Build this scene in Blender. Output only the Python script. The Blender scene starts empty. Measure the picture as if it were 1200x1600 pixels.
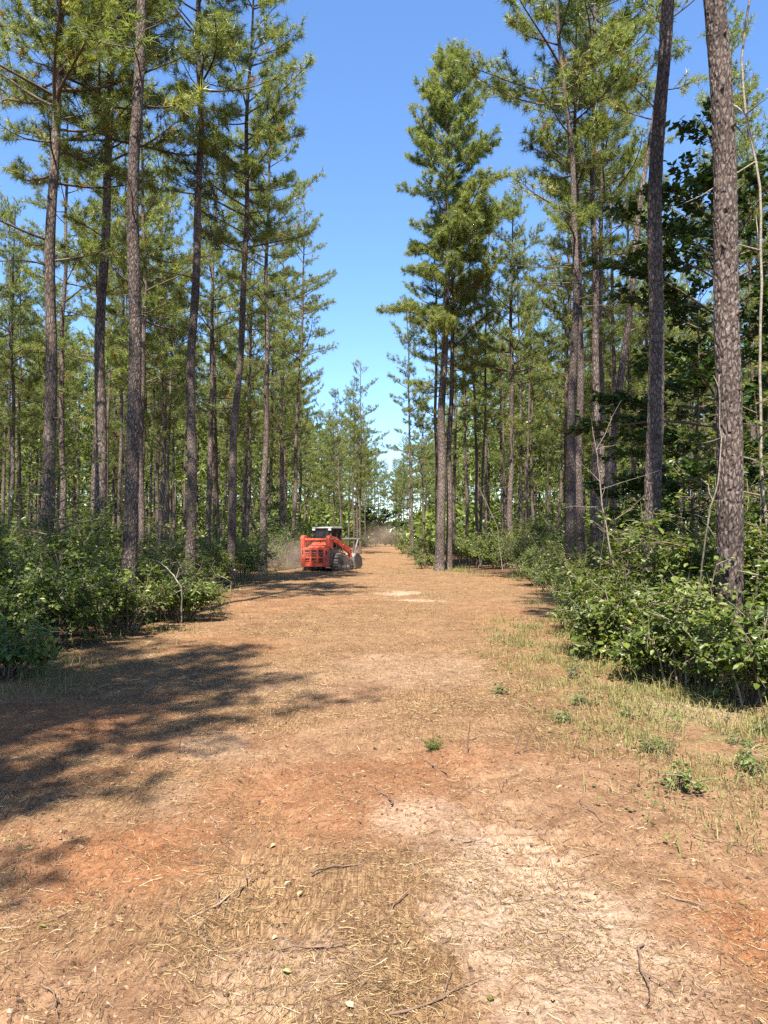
import bpy, math, random
import numpy as np
from mathutils import Vector, Matrix

R = math.radians
scene = bpy.context.scene
col = scene.collection

# ------------------------------------------------------------------ camera, sky, sun, exposure
CAM_H, FPX, PITCH = 1.6, 1150.0, math.atan(38 / 1150.0)
cam_d = bpy.data.cameras.new('camera')
cam_d.sensor_fit = 'VERTICAL'; cam_d.sensor_height = 24.0
cam_d.lens = 24.0 * FPX / 1600.0
cam_d.clip_start = 0.05; cam_d.clip_end = 3000
cam = bpy.data.objects.new('camera', cam_d); col.objects.link(cam)
cam.location = (0, 0, CAM_H); cam.rotation_euler = (R(90) + PITCH, 0, 0)
scene.camera = cam

SUN_AZ, SUN_EL = R(190), R(59)            # compass bearing of the sun (0 = +Y, clockwise), elevation
sun_vec = Vector((math.sin(SUN_AZ) * math.cos(SUN_EL), math.cos(SUN_AZ) * math.cos(SUN_EL), math.sin(SUN_EL)))
world = bpy.data.worlds.new('World'); scene.world = world; world.use_nodes = True
wn = world.node_tree.nodes; wl = world.node_tree.links
sky = wn.new('ShaderNodeTexSky'); sky.sky_type = 'NISHITA'; sky.sun_disc = False
sky.sun_elevation = SUN_EL; sky.sun_rotation = SUN_AZ
sky.altitude = 100; sky.air_density = 1.12; sky.dust_density = 0.2; sky.ozone_density = 10.0
bg = wn['Background']; bg.inputs['Strength'].default_value = 0.098
wl.new(sky.outputs[0], bg.inputs['Color'])
sun_d = bpy.data.lights.new('sun', 'SUN'); sun_d.energy = 5.0; sun_d.angle = R(0.53); sun_d.color = (1.0, 0.95, 0.86)
sun = bpy.data.objects.new('sun', sun_d); col.objects.link(sun)
sun.location = sun_vec * 60; sun.rotation_euler = sun_vec.to_track_quat('Z', 'Y').to_euler()
vs = scene.view_settings
vs.view_transform = 'Standard'; vs.look = 'None'; vs.gamma = 1.0; vs.use_curve_mapping = False; vs.exposure = 1.64
scene.cycles.max_bounces = 8; scene.cycles.diffuse_bounces = 6; scene.cycles.transmission_bounces = 6
scene.cycles.transparent_max_bounces = 8; scene.cycles.volume_bounces = 1
scene.cycles.use_denoising = False

# ------------------------------------------------------------------ numeric helpers
def _hash(ix, iy, seed):
    h = (ix.astype(np.int64) * 374761393 + iy.astype(np.int64) * 668265263 + seed * 1442695041) & 0xFFFFFFFF
    h = ((h ^ (h >> 13)) * 1274126177) & 0xFFFFFFFF
    h = ((h ^ (h >> 16)) * 2246822519) & 0xFFFFFFFF
    return ((h ^ (h >> 15)) & 0xFFFFFF) / float(0xFFFFFF)

def vnoise(x, y, seed=0):
    x = np.asarray(x, float); y = np.asarray(y, float)
    ix = np.floor(x); iy = np.floor(y); fx = x - ix; fy = y - iy
    fx = fx * fx * fx * (fx * (fx * 6 - 15) + 10); fy = fy * fy * fy * (fy * (fy * 6 - 15) + 10)
    a = _hash(ix, iy, seed); b = _hash(ix + 1, iy, seed); c = _hash(ix, iy + 1, seed); d = _hash(ix + 1, iy + 1, seed)
    return (a * (1 - fx) + b * fx) * (1 - fy) + (c * (1 - fx) + d * fx) * fy

def fbm(x, y, seed=0, octv=4, gain=0.5):
    s = 0.0; amp = 1.0; tot = 0.0; f = 1.0
    for k in range(octv):
        s = s + amp * vnoise(np.asarray(x) * f + 17.3 * k, np.asarray(y) * f - 9.1 * k, seed + k); tot += amp
        amp *= gain; f *= 2.03
    return s / tot

def sstep(a, b, x):
    t = np.clip((np.asarray(x, float) - a) / (b - a), 0, 1); return t * t * (3 - 2 * t)

def norm(a):
    return a / np.maximum(np.linalg.norm(a, axis=-1, keepdims=True), 1e-9)

def left_edge(y):  return np.interp(y, [-20, 6, 10, 13, 18, 32, 60, 100, 140, 165, 185, 220], [-3.9, -4.0, -4.2, -4.1, -4.6, -5.4, -5.0, -4.6, -3.6, -1.5, 1.5, 1.5])
def right_edge(y): return np.interp(y, [-20, 5, 7, 11, 15, 25, 30, 34, 45, 100, 140, 165, 185, 220], [3.9, 3.7, 3.5, 3.0, 3.9, 5.6, 4.4, 3.2, 3.8, 4.8, 4.2, 3, 1.2, 1.2])

def spot(px, py, z, s):
    """soft blob mask round the ground point (px,py) in metres"""
    return s

def ground_z_base(x, y):
    """large, smooth relief of the ground"""
    x = np.asarray(x, float); y = np.asarray(y, float)
    z = 0.10 * (fbm(x / 7, y / 7, 3, 3) - 0.5)
    le, re = left_edge(y), right_edge(y)
    z = z + 0.10 * sstep(0, 3, le - x) + 0.10 * sstep(0, 3, x - re)
    z = z + 7.0 * sstep(70, 190, y) * sstep(2, 14, np.maximum(le - x, x - re))
    fade = sstep(0.5, 4, np.hypot(x, y))
    return z * fade

def ruts(x, y):
    """caterpillar prints: low transverse ridges along two wandering lanes"""
    out = 0
    for cx, sl, sd in ((-0.55, -0.06, 1), (0.9, -0.03, 2), (-1.9, -0.04, 3)):
        u = x - (cx + sl * y + 0.25 * np.sin(y * 0.35 + sd))
        lane = sstep(0.24, 0.14, np.abs(u)) * sstep(0.42, 0.6, fbm(x / 1.3, y / 1.3, 50 + sd, 2))
        out = out + lane * (-0.012 + 0.009 * np.sin(y * 2 * math.pi / 0.11 + u * 2))
    return out

def ground_z(x, y):
    x = np.asarray(x, float); y = np.asarray(y, float)
    z = ground_z_base(x, y)
    z = z + 0.055 * (fbm(x / 1.1, y / 1.1, 11, 3) - 0.5)
    cl = sstep(0.5, 0.72, fbm(x / 0.75, y / 0.75, 23, 3))
    z = z + (0.006 + 0.020 * cl) * (fbm(x / 0.16, y / 0.16, 31, 3) - 0.5) * 2
    z = z + (0.008 + 0.014 * cl) * (fbm(x / 0.05, y / 0.05, 37, 2) - 0.5) * 2
    return z + 1.6 * ruts(x, y)

def pix(px, py, z=0.0):
    """world point at height z seen at photo pixel (px,py)"""
    d = Vector(((px - 600) / FPX, 1.0, -(py - 800) / FPX))
    c, s = math.cos(PITCH), math.sin(PITCH)
    d = Vector((d.x, d.y * c - d.z * s, d.y * s + d.z * c))
    t = (z - CAM_H) / d.z
    return Vector((d.x * t, d.y * t, z))

def at_dist(px, Y):
    """x for a thing standing Y metres ahead at photo column px"""
    return (px - 600) / FPX * Y

# ------------------------------------------------------------------ mesh helpers
class Acc:
    def __init__(s): s.V = []; s.F3 = []; s.F4 = []; s.T3 = []; s.T4 = []; s.n = 0
    def add(s, V, F, tint=0.5):
        V = np.asarray(V, float).reshape(-1, 3); F = np.asarray(F, int)
        if len(F) == 0: return
        t = np.broadcast_to(np.asarray(tint, float), (len(F),))
        s.V.append(V)
        if F.shape[1] == 3: s.F3.append(F + s.n); s.T3.append(t)
        else: s.F4.append(F + s.n); s.T4.append(t)
        s.n += len(V)
    def arrays(s):
        V = np.concatenate(s.V) if s.V else np.zeros((0, 3))
        F3 = np.concatenate(s.F3) if s.F3 else np.zeros((0, 3), int)
        F4 = np.concatenate(s.F4) if s.F4 else np.zeros((0, 4), int)
        T = np.concatenate((s.T3 or [np.zeros(0)]) + (s.T4 or [np.zeros(0)]))
        return V, F3, F4, T
    def mesh(s, name, mat, smooth=False):
        V, F3, F4, T = s.arrays()
        return raw_mesh(name, V, F3, F4, T, mat, smooth)

def raw_mesh(name, V, F3, F4, T, mat, smooth=False, vattr=None):
    me = bpy.data.meshes.new(name)
    n3, n4 = len(F3), len(F4)
    me.vertices.add(len(V)); me.vertices.foreach_set('co', np.ascontiguousarray(V, np.float32).ravel())
    me.loops.add(n3 * 3 + n4 * 4)
    me.loops.foreach_set('vertex_index', np.concatenate([F3.ravel(), F4.ravel()]).astype(np.int32))
    me.polygons.add(n3 + n4)
    st = np.concatenate([np.arange(n3) * 3, n3 * 3 + np.arange(n4) * 4]).astype(np.int32)
    me.polygons.foreach_set('loop_start', st)
    me.polygons.foreach_set('use_smooth', np.full(n3 + n4, smooth, bool))
    if T is not None:
        a = me.attributes.new('tint', 'FLOAT', 'FACE'); a.data.foreach_set('value', np.asarray(T, np.float32))
    for k, v in (vattr or {}).items():
        a = me.attributes.new(k, 'FLOAT', 'POINT'); a.data.foreach_set('value', np.asarray(v, np.float32))
    me.materials.append(mat)
    me.update(calc_edges=True); me.validate()
    return me

def tube(P, rad, n=5, cap=False):
    """tube along points P with radii rad"""
    P = np.asarray(P, float); m = len(P); rad = np.broadcast_to(np.asarray(rad, float), (m,))
    T = norm(np.gradient(P, axis=0))
    ref = np.array([0, 0, 1.0]) if abs(T[:, 2]).mean() < 0.8 else np.array([1.0, 0, 0])
    A = norm(np.cross(T, ref)); B = np.cross(T, A)
    th = np.linspace(0, 2 * math.pi, n, endpoint=False)
    V = P[:, None] + rad[:, None, None] * (A[:, None] * np.cos(th)[None, :, None] + B[:, None] * np.sin(th)[None, :, None])
    i = np.arange(m - 1)[:, None] * n; j = np.arange(n)[None]
    j2 = (j + 1) % n
    Q = np.stack([i + j, i + j2, i + n + j2, i + n + j], -1).reshape(-1, 4)
    V = V.reshape(-1, 3)
    return V, Q

def link(name, me, parent=None, loc=None, rot=None, scale=None):
    o = bpy.data.objects.new(name, me); col.objects.link(o)
    if parent: o.parent = parent
    if loc is not None: o.location = loc
    if rot is not None: o.rotation_euler = rot
    if scale is not None: o.scale = scale
    return o

def tag(o, label, cat, group=None, kind=None):
    if label: o['label'] = label
    if cat: o['category'] = cat
    if group: o['group'] = group
    if kind: o['kind'] = kind
    return o

def thing(name, label, cat, loc=(0, 0, 0), rz=0, group=None):
    o = link(name, None, None, loc, (0, 0, rz)); o.empty_display_size = 0.2
    return tag(o, label, cat, group)

def copy_tree(root, loc, rz, sc, label, group=None):
    r = root.copy(); col.objects.link(r); r.location = loc; r.rotation_euler = (0, 0, rz); r.scale = (sc,) * 3 if not hasattr(sc, '__len__') else sc
    r['label'] = label
    if group: r['group'] = group
    for ch in root.children:
        c = ch.copy(); col.objects.link(c); c.parent = r
        for g in ch.children:
            d = g.copy(); col.objects.link(d); d.parent = c
    return r

# ------------------------------------------------------------------ materials
def mat_new(name):
    m = bpy.data.materials.new(name); m.use_nodes = True
    nt = m.node_tree; nt.nodes.clear()
    return m, nt.nodes, nt.links

def N(nodes, t, **kw):
    n = nodes.new(t)
    for k, v in kw.items():
        if k == 'inp':
            for a, b in v.items(): n.inputs[a].default_value = b
        else: setattr(n, k, v)
    return n

def ramp(nodes, stops, interp='LINEAR'):
    r = nodes.new('ShaderNodeValToRGB'); r.color_ramp.interpolation = interp
    e = r.color_ramp.elements
    while len(e) < len(stops): e.new(0.5)
    for el, (p, c) in zip(e, stops): el.position = p; el.color = (*c, 1)
    return r

def leaf_mat(name, stops, trans=0.35, rough=0.5, spec=0.3, obj_var=0.25):
    """leaf or needle: colour from the clump's tint and the plant's own random value, thin and translucent"""
    m, n, l = mat_new(name)
    at = N(n, 'ShaderNodeAttribute', attribute_name='tint')
    oi = N(n, 'ShaderNodeObjectInfo')
    mp = N(n, 'ShaderNodeMath', operation='MULTIPLY_ADD', inp={1: obj_var, 2: -obj_var / 2}); l.new(oi.outputs['Random'], mp.inputs[0])
    ad = N(n, 'ShaderNodeMath', operation='ADD'); l.new(at.outputs['Fac'], ad.inputs[0]); l.new(mp.outputs[0], ad.inputs[1])
    r = ramp(n, stops); l.new(ad.outputs[0], r.inputs[0])
    p = N(n, 'ShaderNodeBsdfPrincipled', inp={'Roughness': rough, 'Specular IOR Level': spec}); l.new(r.outputs[0], p.inputs['Base Color'])
    t = N(n, 'ShaderNodeBsdfTranslucent')
    hs = N(n, 'ShaderNodeMix', data_type='RGBA', blend_type='MULTIPLY', inp={0: 1.0}); l.new(r.outputs[0], hs.inputs[6]); hs.inputs[7].default_value = (1.35, 1.3, 0.6, 1)
    l.new(hs.outputs[2], t.inputs['Color'])
    mx = N(n, 'ShaderNodeMixShader', inp={0: trans}); l.new(p.outputs[0], mx.inputs[1]); l.new(t.outputs[0], mx.inputs[2])
    o = N(n, 'ShaderNodeOutputMaterial'); l.new(mx.outputs[0], o.inputs[0])
    return m

def bark_mat(name, c_plate, c_gap, c_warm, scale=1.0, bump=0.5):
    m, n, l = mat_new(name)
    tc = N(n, 'ShaderNodeTexCoord')
    mp = N(n, 'ShaderNodeMapping', inp={'Scale': (17 * scale, 17 * scale, 6 * scale)}); l.new(tc.outputs['Object'], mp.inputs[0])
    nz = N(n, 'ShaderNodeTexNoise', inp={'Scale': 1.3, 'Detail': 3.0}); l.new(mp.outputs[0], nz.inputs['Vector'])
    mixv = N(n, 'ShaderNodeMix', data_type='RGBA', inp={0: 0.35}); l.new(mp.outputs[0], mixv.inputs[6]); l.new(nz.outputs['Color'], mixv.inputs[7])
    v = N(n, 'ShaderNodeTexVoronoi', feature='DISTANCE_TO_EDGE', inp={'Scale': 1.0}); l.new(mp.outputs[0], v.inputs['Vector'])
    v2 = N(n, 'ShaderNodeTexVoronoi', feature='F1', inp={'Scale': 1.0}); l.new(mp.outputs[0], v2.inputs['Vector'])
    r = ramp(n, [(0.0, c_gap), (0.10, c_gap), (0.22, c_plate)]); l.new(v.outputs['Distance'], r.inputs[0])
    sp = N(n, 'ShaderNodeSeparateColor'); l.new(v2.outputs['Color'], sp.inputs[0])
    mx = N(n, 'ShaderNodeMix', data_type='RGBA'); l.new(r.outputs[0], mx.inputs[6]); mx.inputs[7].default_value = (*c_warm, 1)
    mm = N(n, 'ShaderNodeMath', operation='MULTIPLY', inp={1: 0.6}); l.new(sp.outputs[0], mm.inputs[0]); l.new(mm.outputs[0], mx.inputs[0])
    n2 = N(n, 'ShaderNodeTexNoise', inp={'Scale': 60.0, 'Detail': 5.0, 'Roughness': 0.7}); l.new(tc.outputs['Object'], n2.inputs['Vector'])
    n3 = N(n, 'ShaderNodeTexNoise', inp={'Scale': 0.9, 'Detail': 2.0}); l.new(tc.outputs['Object'], n3.inputs['Vector'])
    r2 = ramp(n, [(0.3, (0.55, 0.53, 0.52)), (0.7, (1.25, 1.22, 1.2))]); l.new(n2.outputs['Fac'], r2.inputs[0])
    mu = N(n, 'ShaderNodeMix', data_type='RGBA', blend_type='MULTIPLY', inp={0: 1.0}); l.new(mx.outputs[2], mu.inputs[6]); l.new(r2.outputs[0], mu.inputs[7])
    r3 = ramp(n, [(0.35, (0.66, 0.64, 0.63)), (0.65, (1.22, 1.2, 1.18))]); l.new(n3.outputs['Fac'], r3.inputs[0])
    mu2 = N(n, 'ShaderNodeMix', data_type='RGBA', blend_type='MULTIPLY', inp={0: 1.0}); l.new(mu.outputs[2], mu2.inputs[6]); l.new(r3.outputs[0], mu2.inputs[7])
    p = N(n, 'ShaderNodeBsdfPrincipled', inp={'Roughness': 0.9, 'Specular IOR Level': 0.15}); l.new(mu2.outputs[2], p.inputs['Base Color'])
    hm = N(n, 'ShaderNodeMath', operation='MINIMUM', inp={1: 0.25}); l.new(v.outputs['Distance'], hm.inputs[0])
    ha = N(n, 'ShaderNodeMath', operation='MULTIPLY_ADD', inp={1: 0.25}); l.new(n2.outputs['Fac'], ha.inputs[0]); l.new(hm.outputs[0], ha.inputs[2])
    b = N(n, 'ShaderNodeBump', inp={'Strength': bump, 'Distance': 0.05}); l.new(ha.outputs[0], b.inputs['Height']); l.new(b.outputs[0], p.inputs['Normal'])
    o = N(n, 'ShaderNodeOutputMaterial'); l.new(p.outputs[0], o.inputs[0])
    return m

def plain_mat(name, c, rough=0.6, metal=0.0, spec=0.4, dirt=0.25, dirt_c=(0.32, 0.2, 0.12), dscale=6.0):
    m, n, l = mat_new(name)
    tc = N(n, 'ShaderNodeTexCoord')
    nz = N(n, 'ShaderNodeTexNoise', inp={'Scale': dscale, 'Detail': 6.0, 'Roughness': 0.65}); l.new(tc.outputs['Object'], nz.inputs['Vector'])
    r = ramp(n, [(0.42, (0, 0, 0)), (0.72, (dirt * 2, dirt * 2, dirt * 2))]); l.new(nz.outputs['Fac'], r.inputs[0])
    mx = N(n, 'ShaderNodeMix', data_type='RGBA'); mx.inputs[6].default_value = (*c, 1); mx.inputs[7].default_value = (*dirt_c, 1); l.new(r.outputs[0], mx.inputs[0])
    p = N(n, 'ShaderNodeBsdfPrincipled', inp={'Roughness': rough, 'Metallic': metal, 'Specular IOR Level': spec}); l.new(mx.outputs[2], p.inputs['Base Color'])
    b = N(n, 'ShaderNodeBump', inp={'Strength': 0.1, 'Distance': 0.01}); l.new(nz.outputs['Fac'], b.inputs['Height']); l.new(b.outputs[0], p.inputs['Normal'])
    o = N(n, 'ShaderNodeOutputMaterial'); l.new(p.outputs[0], o.inputs[0])
    return m

def tint_mat(name, stops, rough=0.85, trans=0.0, noise=0.25):
    m, n, l = mat_new(name)
    at = N(n, 'ShaderNodeAttribute', attribute_name='tint')
    r = ramp(n, stops); l.new(at.outputs['Fac'], r.inputs[0])
    tc = N(n, 'ShaderNodeTexCoord')
    nz = N(n, 'ShaderNodeTexNoise', inp={'Scale': 35.0, 'Detail': 3.0}); l.new(tc.outputs['Object'], nz.inputs['Vector'])
    r2 = ramp(n, [(0.3, (1 - noise,) * 3), (0.7, (1 + noise,) * 3)]); l.new(nz.outputs['Fac'], r2.inputs[0])
    mu = N(n, 'ShaderNodeMix', data_type='RGBA', blend_type='MULTIPLY', inp={0: 1.0}); l.new(r.outputs[0], mu.inputs[6]); l.new(r2.outputs[0], mu.inputs[7])
    p = N(n, 'ShaderNodeBsdfPrincipled', inp={'Roughness': rough, 'Specular IOR Level': 0.2}); l.new(mu.outputs[2], p.inputs['Base Color'])
    o = N(n, 'ShaderNodeOutputMaterial')
    if trans > 0:
        t = N(n, 'ShaderNodeBsdfTranslucent'); l.new(mu.outputs[2], t.inputs['Color'])
        mx = N(n, 'ShaderNodeMixShader', inp={0: trans}); l.new(p.outputs[0], mx.inputs[1]); l.new(t.outputs[0], mx.inputs[2]); l.new(mx.outputs[0], o.inputs[0])
    else: l.new(p.outputs[0], o.inputs[0])
    return m

M_NEEDLE = leaf_mat('pine_needles', [(0.0, (0.26, 0.15, 0.06)), (0.045, (0.24, 0.15, 0.055)), (0.07, (0.085, 0.115, 0.032)), (0.45, (0.168, 0.208, 0.056)), (0.8, (0.235, 0.268, 0.076)), (1.0, (0.30, 0.30, 0.10))], trans=0.48, rough=0.42, spec=0.5, obj_var=0.16)
M_LEAF = leaf_mat('shrub_leaves', [(0.0, (0.038, 0.062, 0.012)), (0.5, (0.100, 0.140, 0.022)), (0.85, (0.19, 0.23, 0.038)), (1.0, (0.29, 0.27, 0.06))], trans=0.42, rough=0.38, spec=0.45)
M_LEAFPALE = leaf_mat('pale_shrub_leaves', [(0.0, (0.05, 0.085, 0.02)), (0.5, (0.12, 0.165, 0.035)), (1.0, (0.24, 0.26, 0.07))], trans=0.38, rough=0.5, spec=0.35)
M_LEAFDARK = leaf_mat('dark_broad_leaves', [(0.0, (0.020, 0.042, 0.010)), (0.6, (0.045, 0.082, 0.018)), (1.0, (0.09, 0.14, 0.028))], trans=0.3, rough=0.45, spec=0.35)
M_BARK = bark_mat('pine_bark', (0.205, 0.175, 0.155), (0.048, 0.037, 0.032), (0.165, 0.122, 0.095))
M_BARKNEAR = bark_mat('pine_bark_near', (0.185, 0.160, 0.145), (0.048, 0.036, 0.031), (0.135, 0.102, 0.084), scale=1.5, bump=0.5)
M_LIMB = tint_mat('limb_bark', [(0, (0.055, 0.042, 0.034)), (1, (0.15, 0.11, 0.085))])
M_STEM = tint_mat('stem_bark', [(0, (0.07, 0.05, 0.035)), (0.5, (0.16, 0.12, 0.08)), (1, (0.34, 0.29, 0.23))])
M_DEAD = tint_mat('dead_wood', [(0, (0.11, 0.085, 0.065)), (1, (0.30, 0.25, 0.195))], noise=0.45)

# ------------------------------------------------------------------ ground
def dense_axis(stops):
    out = [stops[0][0]]
    for (a, sa), (b, sb) in zip(stops[:-1], stops[1:]):
        x = a
        while x < b - 1e-6:
            st = sa + (sb - sa) * (x - a) / (b - a); x = x + st
            if x < b - 0.4 * st: out.append(x)
        out.append(b)
    return np.array(out)

def build_ground():
    half = dense_axis([(0, 0.024), (2.0, 0.026), (5, 0.12), (12, 0.6), (40, 4), (120, 25), (900, 200)])
    X = np.concatenate([-half[:0:-1], half])
    Y = np.concatenate([[-400, -150, -60, -30, -15, -8, -4, -2, -0.5, 0.6], dense_axis([(1.4, 0.02), (4, 0.026), (9, 0.1), (25, 0.2), (60, 1.0), (150, 6), (900, 150)])])
    gx, gy = np.meshgrid(X, Y)
    near = (gy > -3) & (gy < 70) & (np.abs(gx) < 30)
    Z = ground_z_base(gx, gy)
    Z[near] = ground_z(gx[near], gy[near])
    nx, ny = len(X), len(Y)
    V = np.stack([gx, gy, Z], -1).reshape(-1, 3)
    i = np.arange(ny - 1)[:, None] * nx; j = np.arange(nx - 1)[None]
    F4 = np.stack([i + j, i + j + 1, i + nx + j + 1, i + nx + j], -1).reshape(-1, 4)
    x, y = gx.ravel(), gy.ravel()
    def blob(cx, cy, rx, ry, seed, ang=0.0):
        c, s = math.cos(ang), math.sin(ang); dx, dy = x - cx, y - cy
        q = np.hypot((dx * c + dy * s) / rx, (-dx * s + dy * c) / ry) + 0.7 * (fbm(x / 0.45, y / 0.45, seed, 4, 0.6) - 0.5) + 0.8 * (fbm(x / 0.11, y / 0.11, seed + 3, 3, 0.65) - 0.5)
        return sstep(1.15, 0.35, q)
    pale = np.maximum.reduce([blob(0.66, 3.1, 0.5, 1.25, 61, 0.06) * 0.95, blob(0.75, 1.9, 0.45, .7, 62) * .8, blob(0.15, 4.3, 0.3, 0.4, 63) * 0.65, blob(2.75, 6.9, 0.55, 0.6, 65) * 0.85,
                              blob(0.45, 20.9, 0.75, 0.9, 66) * 1.0, blob(1.0, 18.3, 0.7, 0.4, 67) * 0.8, blob(-1.3, 5.6, 0.4, 0.4, 68) * 0.35, blob(-1.3, 4.6, .2, .4, 69) * .2,
                              blob(-0.35, 2.75, 0.35, 0.3, 70) * 0.55, blob(-0.9, 8.2, 0.8, 1.2, 71) * 0.15, blob(0.3, 9, 1.2, 1.4, 72) * 0.3])
    red = np.maximum.reduce([blob(1.55, 3.0, 0.42, 0.55, 81) * 0.9, blob(-1.35, 3.7, 0.8, 0.65, 82) * 0.75, blob(-3.2, 6.2, 2.2, 2.6, 83) * 0.8, blob(-2.0, 17.5, 2.6, 3.2, 84) * 0.5,
                             sstep(0.52, 0.72, fbm(x / 2.3, y / 2.3, 85, 4)) * 0.55])
    straw = sstep(0.36, 0.62, fbm(x / 1.6, y / 1.6, 91, 4)) * 0.8 + 0.2
    straw = np.clip(np.maximum(straw, sstep(7, 11, y) * 0.75) * (1 - 0.75 * pale) * (1 - 0.6 * red), 0, 1)
    le, re = left_edge(y), right_edge(y)
    wob = 0.9 * (fbm(x / 1.5, y / 1.5, 95, 3) - 0.5)
    forest = np.maximum(sstep(-0.1, 0.9, le - x + wob), sstep(-0.1, 0.9, x - re + wob))
    green = np.maximum(sstep(1.2, 2.6, x + wob) * sstep(3.8, 5.2, y) * sstep(13, 8, y) * (1 - 0.7 * forest), 0.35 * sstep(0.6, 0.75, fbm(x / 2, y / 2, 97, 3)) * sstep(10, 20, y))
    m, n, l = mat_new('ground')
    def A(k): return N(n, 'ShaderNodeAttribute', attribute_name=k).outputs['Fac']
    geo = N(n, 'ShaderNodeNewGeometry'); pos = geo.outputs['Position']
    def noise(sc, det=5, rough=0.6, dist=0.0, vec=None):
        q = N(n, 'ShaderNodeTexNoise', inp={'Scale': sc, 'Detail': det, 'Roughness': rough, 'Distortion': dist}); l.new(vec or pos, q.inputs['Vector']); return q.outputs['Fac']
    def mix(f, a, b, bt='MIX'):
        q = N(n, 'ShaderNodeMix', data_type='RGBA', blend_type=bt)
        for s, v in ((0, f), (6, a), (7, b)):
            if isinstance(v, (int, float)): q.inputs[s].default_value = v
            elif isinstance(v, tuple): q.inputs[s].default_value = (*v, 1)
            else: l.new(v, q.inputs[s])
        return q.outputs[2]
    def rmp(f, stops):
        q = ramp(n, stops); l.new(f, q.inputs[0]); return q.outputs[0]
    def mul(a, b):
        q = N(n, 'ShaderNodeMath', operation='MULTIPLY')
        for s, v in ((0, a), (1, b)):
            if isinstance(v, float): q.inputs[s].default_value = v
            else: l.new(v, q.inputs[s])
        return q.outputs[0]
    fine = noise(38, 7, 0.7); mid = noise(7, 5, 0.6); spk = noise(120, 3, 0.6); big = noise(1.1, 4, 0.55)
    soil = rmp(mid, [(0.28, (0.165, 0.090, 0.050)), (0.5, (0.238, 0.138, 0.080)), (0.75, (0.305, 0.192, 0.116))])
    redc = rmp(fine, [(0.3, (0.185, 0.073, 0.031)), (0.7, (0.296, 0.130, 0.056))])
    palec = rmp(fine, [(0.3, (0.281, 0.185, 0.118)), (0.65, (0.414, 0.311, 0.229))])
    # chopped straw: streaky noise in a few directions
    def streak(ang, s):
        mp = N(n, 'ShaderNodeMapping', inp={'Rotation': (0, 0, ang), 'Scale': (s * 9, s, s)}); l.new(pos, mp.inputs[0]); return noise(1.0, 3, 0.6, 0.6, mp.outputs[0])
    st = N(n, 'ShaderNodeMath', operation='MAXIMUM'); l.new(streak(0.5, 9), st.inputs[0]); l.new(streak(-0.7, 10), st.inputs[1])
    st2 = N(n, 'ShaderNodeMath', operation='MAXIMUM'); l.new(st.outputs[0], st2.inputs[0]); l.new(streak(1.6, 8), st2.inputs[1])
    strawc = rmp(st2.outputs[0], [(0.50, (0.120, 0.068, 0.035)), (0.60, (0.230, 0.142, 0.072)), (0.75, (0.340, 0.232, 0.122))])
    litter = rmp(fine, [(0.3, (0.056, 0.033, 0.021)), (0.7, (0.148, 0.085, 0.048))])
    greenc = rmp(fine, [(0.3, (0.081, 0.085, 0.030)), (0.7, (0.244, 0.207, 0.089))])
    c = mix(A('red'), soil, redc); c = mix(A('straw'), c, strawc); c = mix(A('pale'), c, palec)
    gm = mul(A('green'), rmp(noise(3.5, 4), [(0.45, (0, 0, 0)), (0.62, (0.8, 0.8, 0.8))])); c = mix(gm, c, greenc)
    c = mix(A('forest'), c, litter)
    c = mix(1.0, c, rmp(big, [(0.3, (0.84, 0.81, 0.79)), (0.7, (1.16, 1.15, 1.14))]), 'MULTIPLY')
    c = mix(1.0, c, rmp(noise(3.2, 6, 0.7), [(0.32, (0.76, 0.72, 0.69)), (0.52, (1.05, 1.04, 1.03)), (0.75, (1.18, 1.16, 1.14))]), 'MULTIPLY')
    c = mix(1.0, c, rmp(fine, [(0.28, (0.62, 0.58, 0.56)), (0.5, (1.0, 1.0, 1.0)), (0.75, (1.15, 1.14, 1.12))]), 'MULTIPLY')
    c = mix(rmp(spk, [(0.66, (0, 0, 0)), (0.74, (0.6, 0.6, 0.6))]), c, (0.09, 0.05, 0.03))
    c = mix(rmp(noise(22, 4, 0.62), [(0.60, (0, 0, 0)), (0.70, (0.55, 0.55, 0.55))]), c, (0.085, 0.045, 0.026))
    p = N(n, 'ShaderNodeBsdfPrincipled', inp={'Roughness': 0.95, 'Specular IOR Level': 0.1}); l.new(c, p.inputs['Base Color'])
    hsum = N(n, 'ShaderNodeMath', operation='ADD'); l.new(mul(fine, 0.6), hsum.inputs[0]); l.new(mul(st2.outputs[0], 0.7), hsum.inputs[1])
    h2 = N(n, 'ShaderNodeMath', operation='ADD'); l.new(hsum.outputs[0], h2.inputs[0]); l.new(mul(spk, 0.3), h2.inputs[1])
    b = N(n, 'ShaderNodeBump', inp={'Strength': 0.9, 'Distance': 0.03}); l.new(h2.outputs[0], b.inputs['Height']); l.new(b.outputs[0], p.inputs['Normal'])
    o = N(n, 'ShaderNodeOutputMaterial'); l.new(p.outputs[0], o.inputs[0])
    me = raw_mesh('ground', V, np.zeros((0, 3), int), F4, None, m, True, dict(pale=pale, red=red, straw=straw, forest=forest, green=green))
    tag(link('ground', me), 'cleared strip of orange brown soil under chopped straw between the pines', None, None, 'structure')
    return
build_ground()

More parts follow.
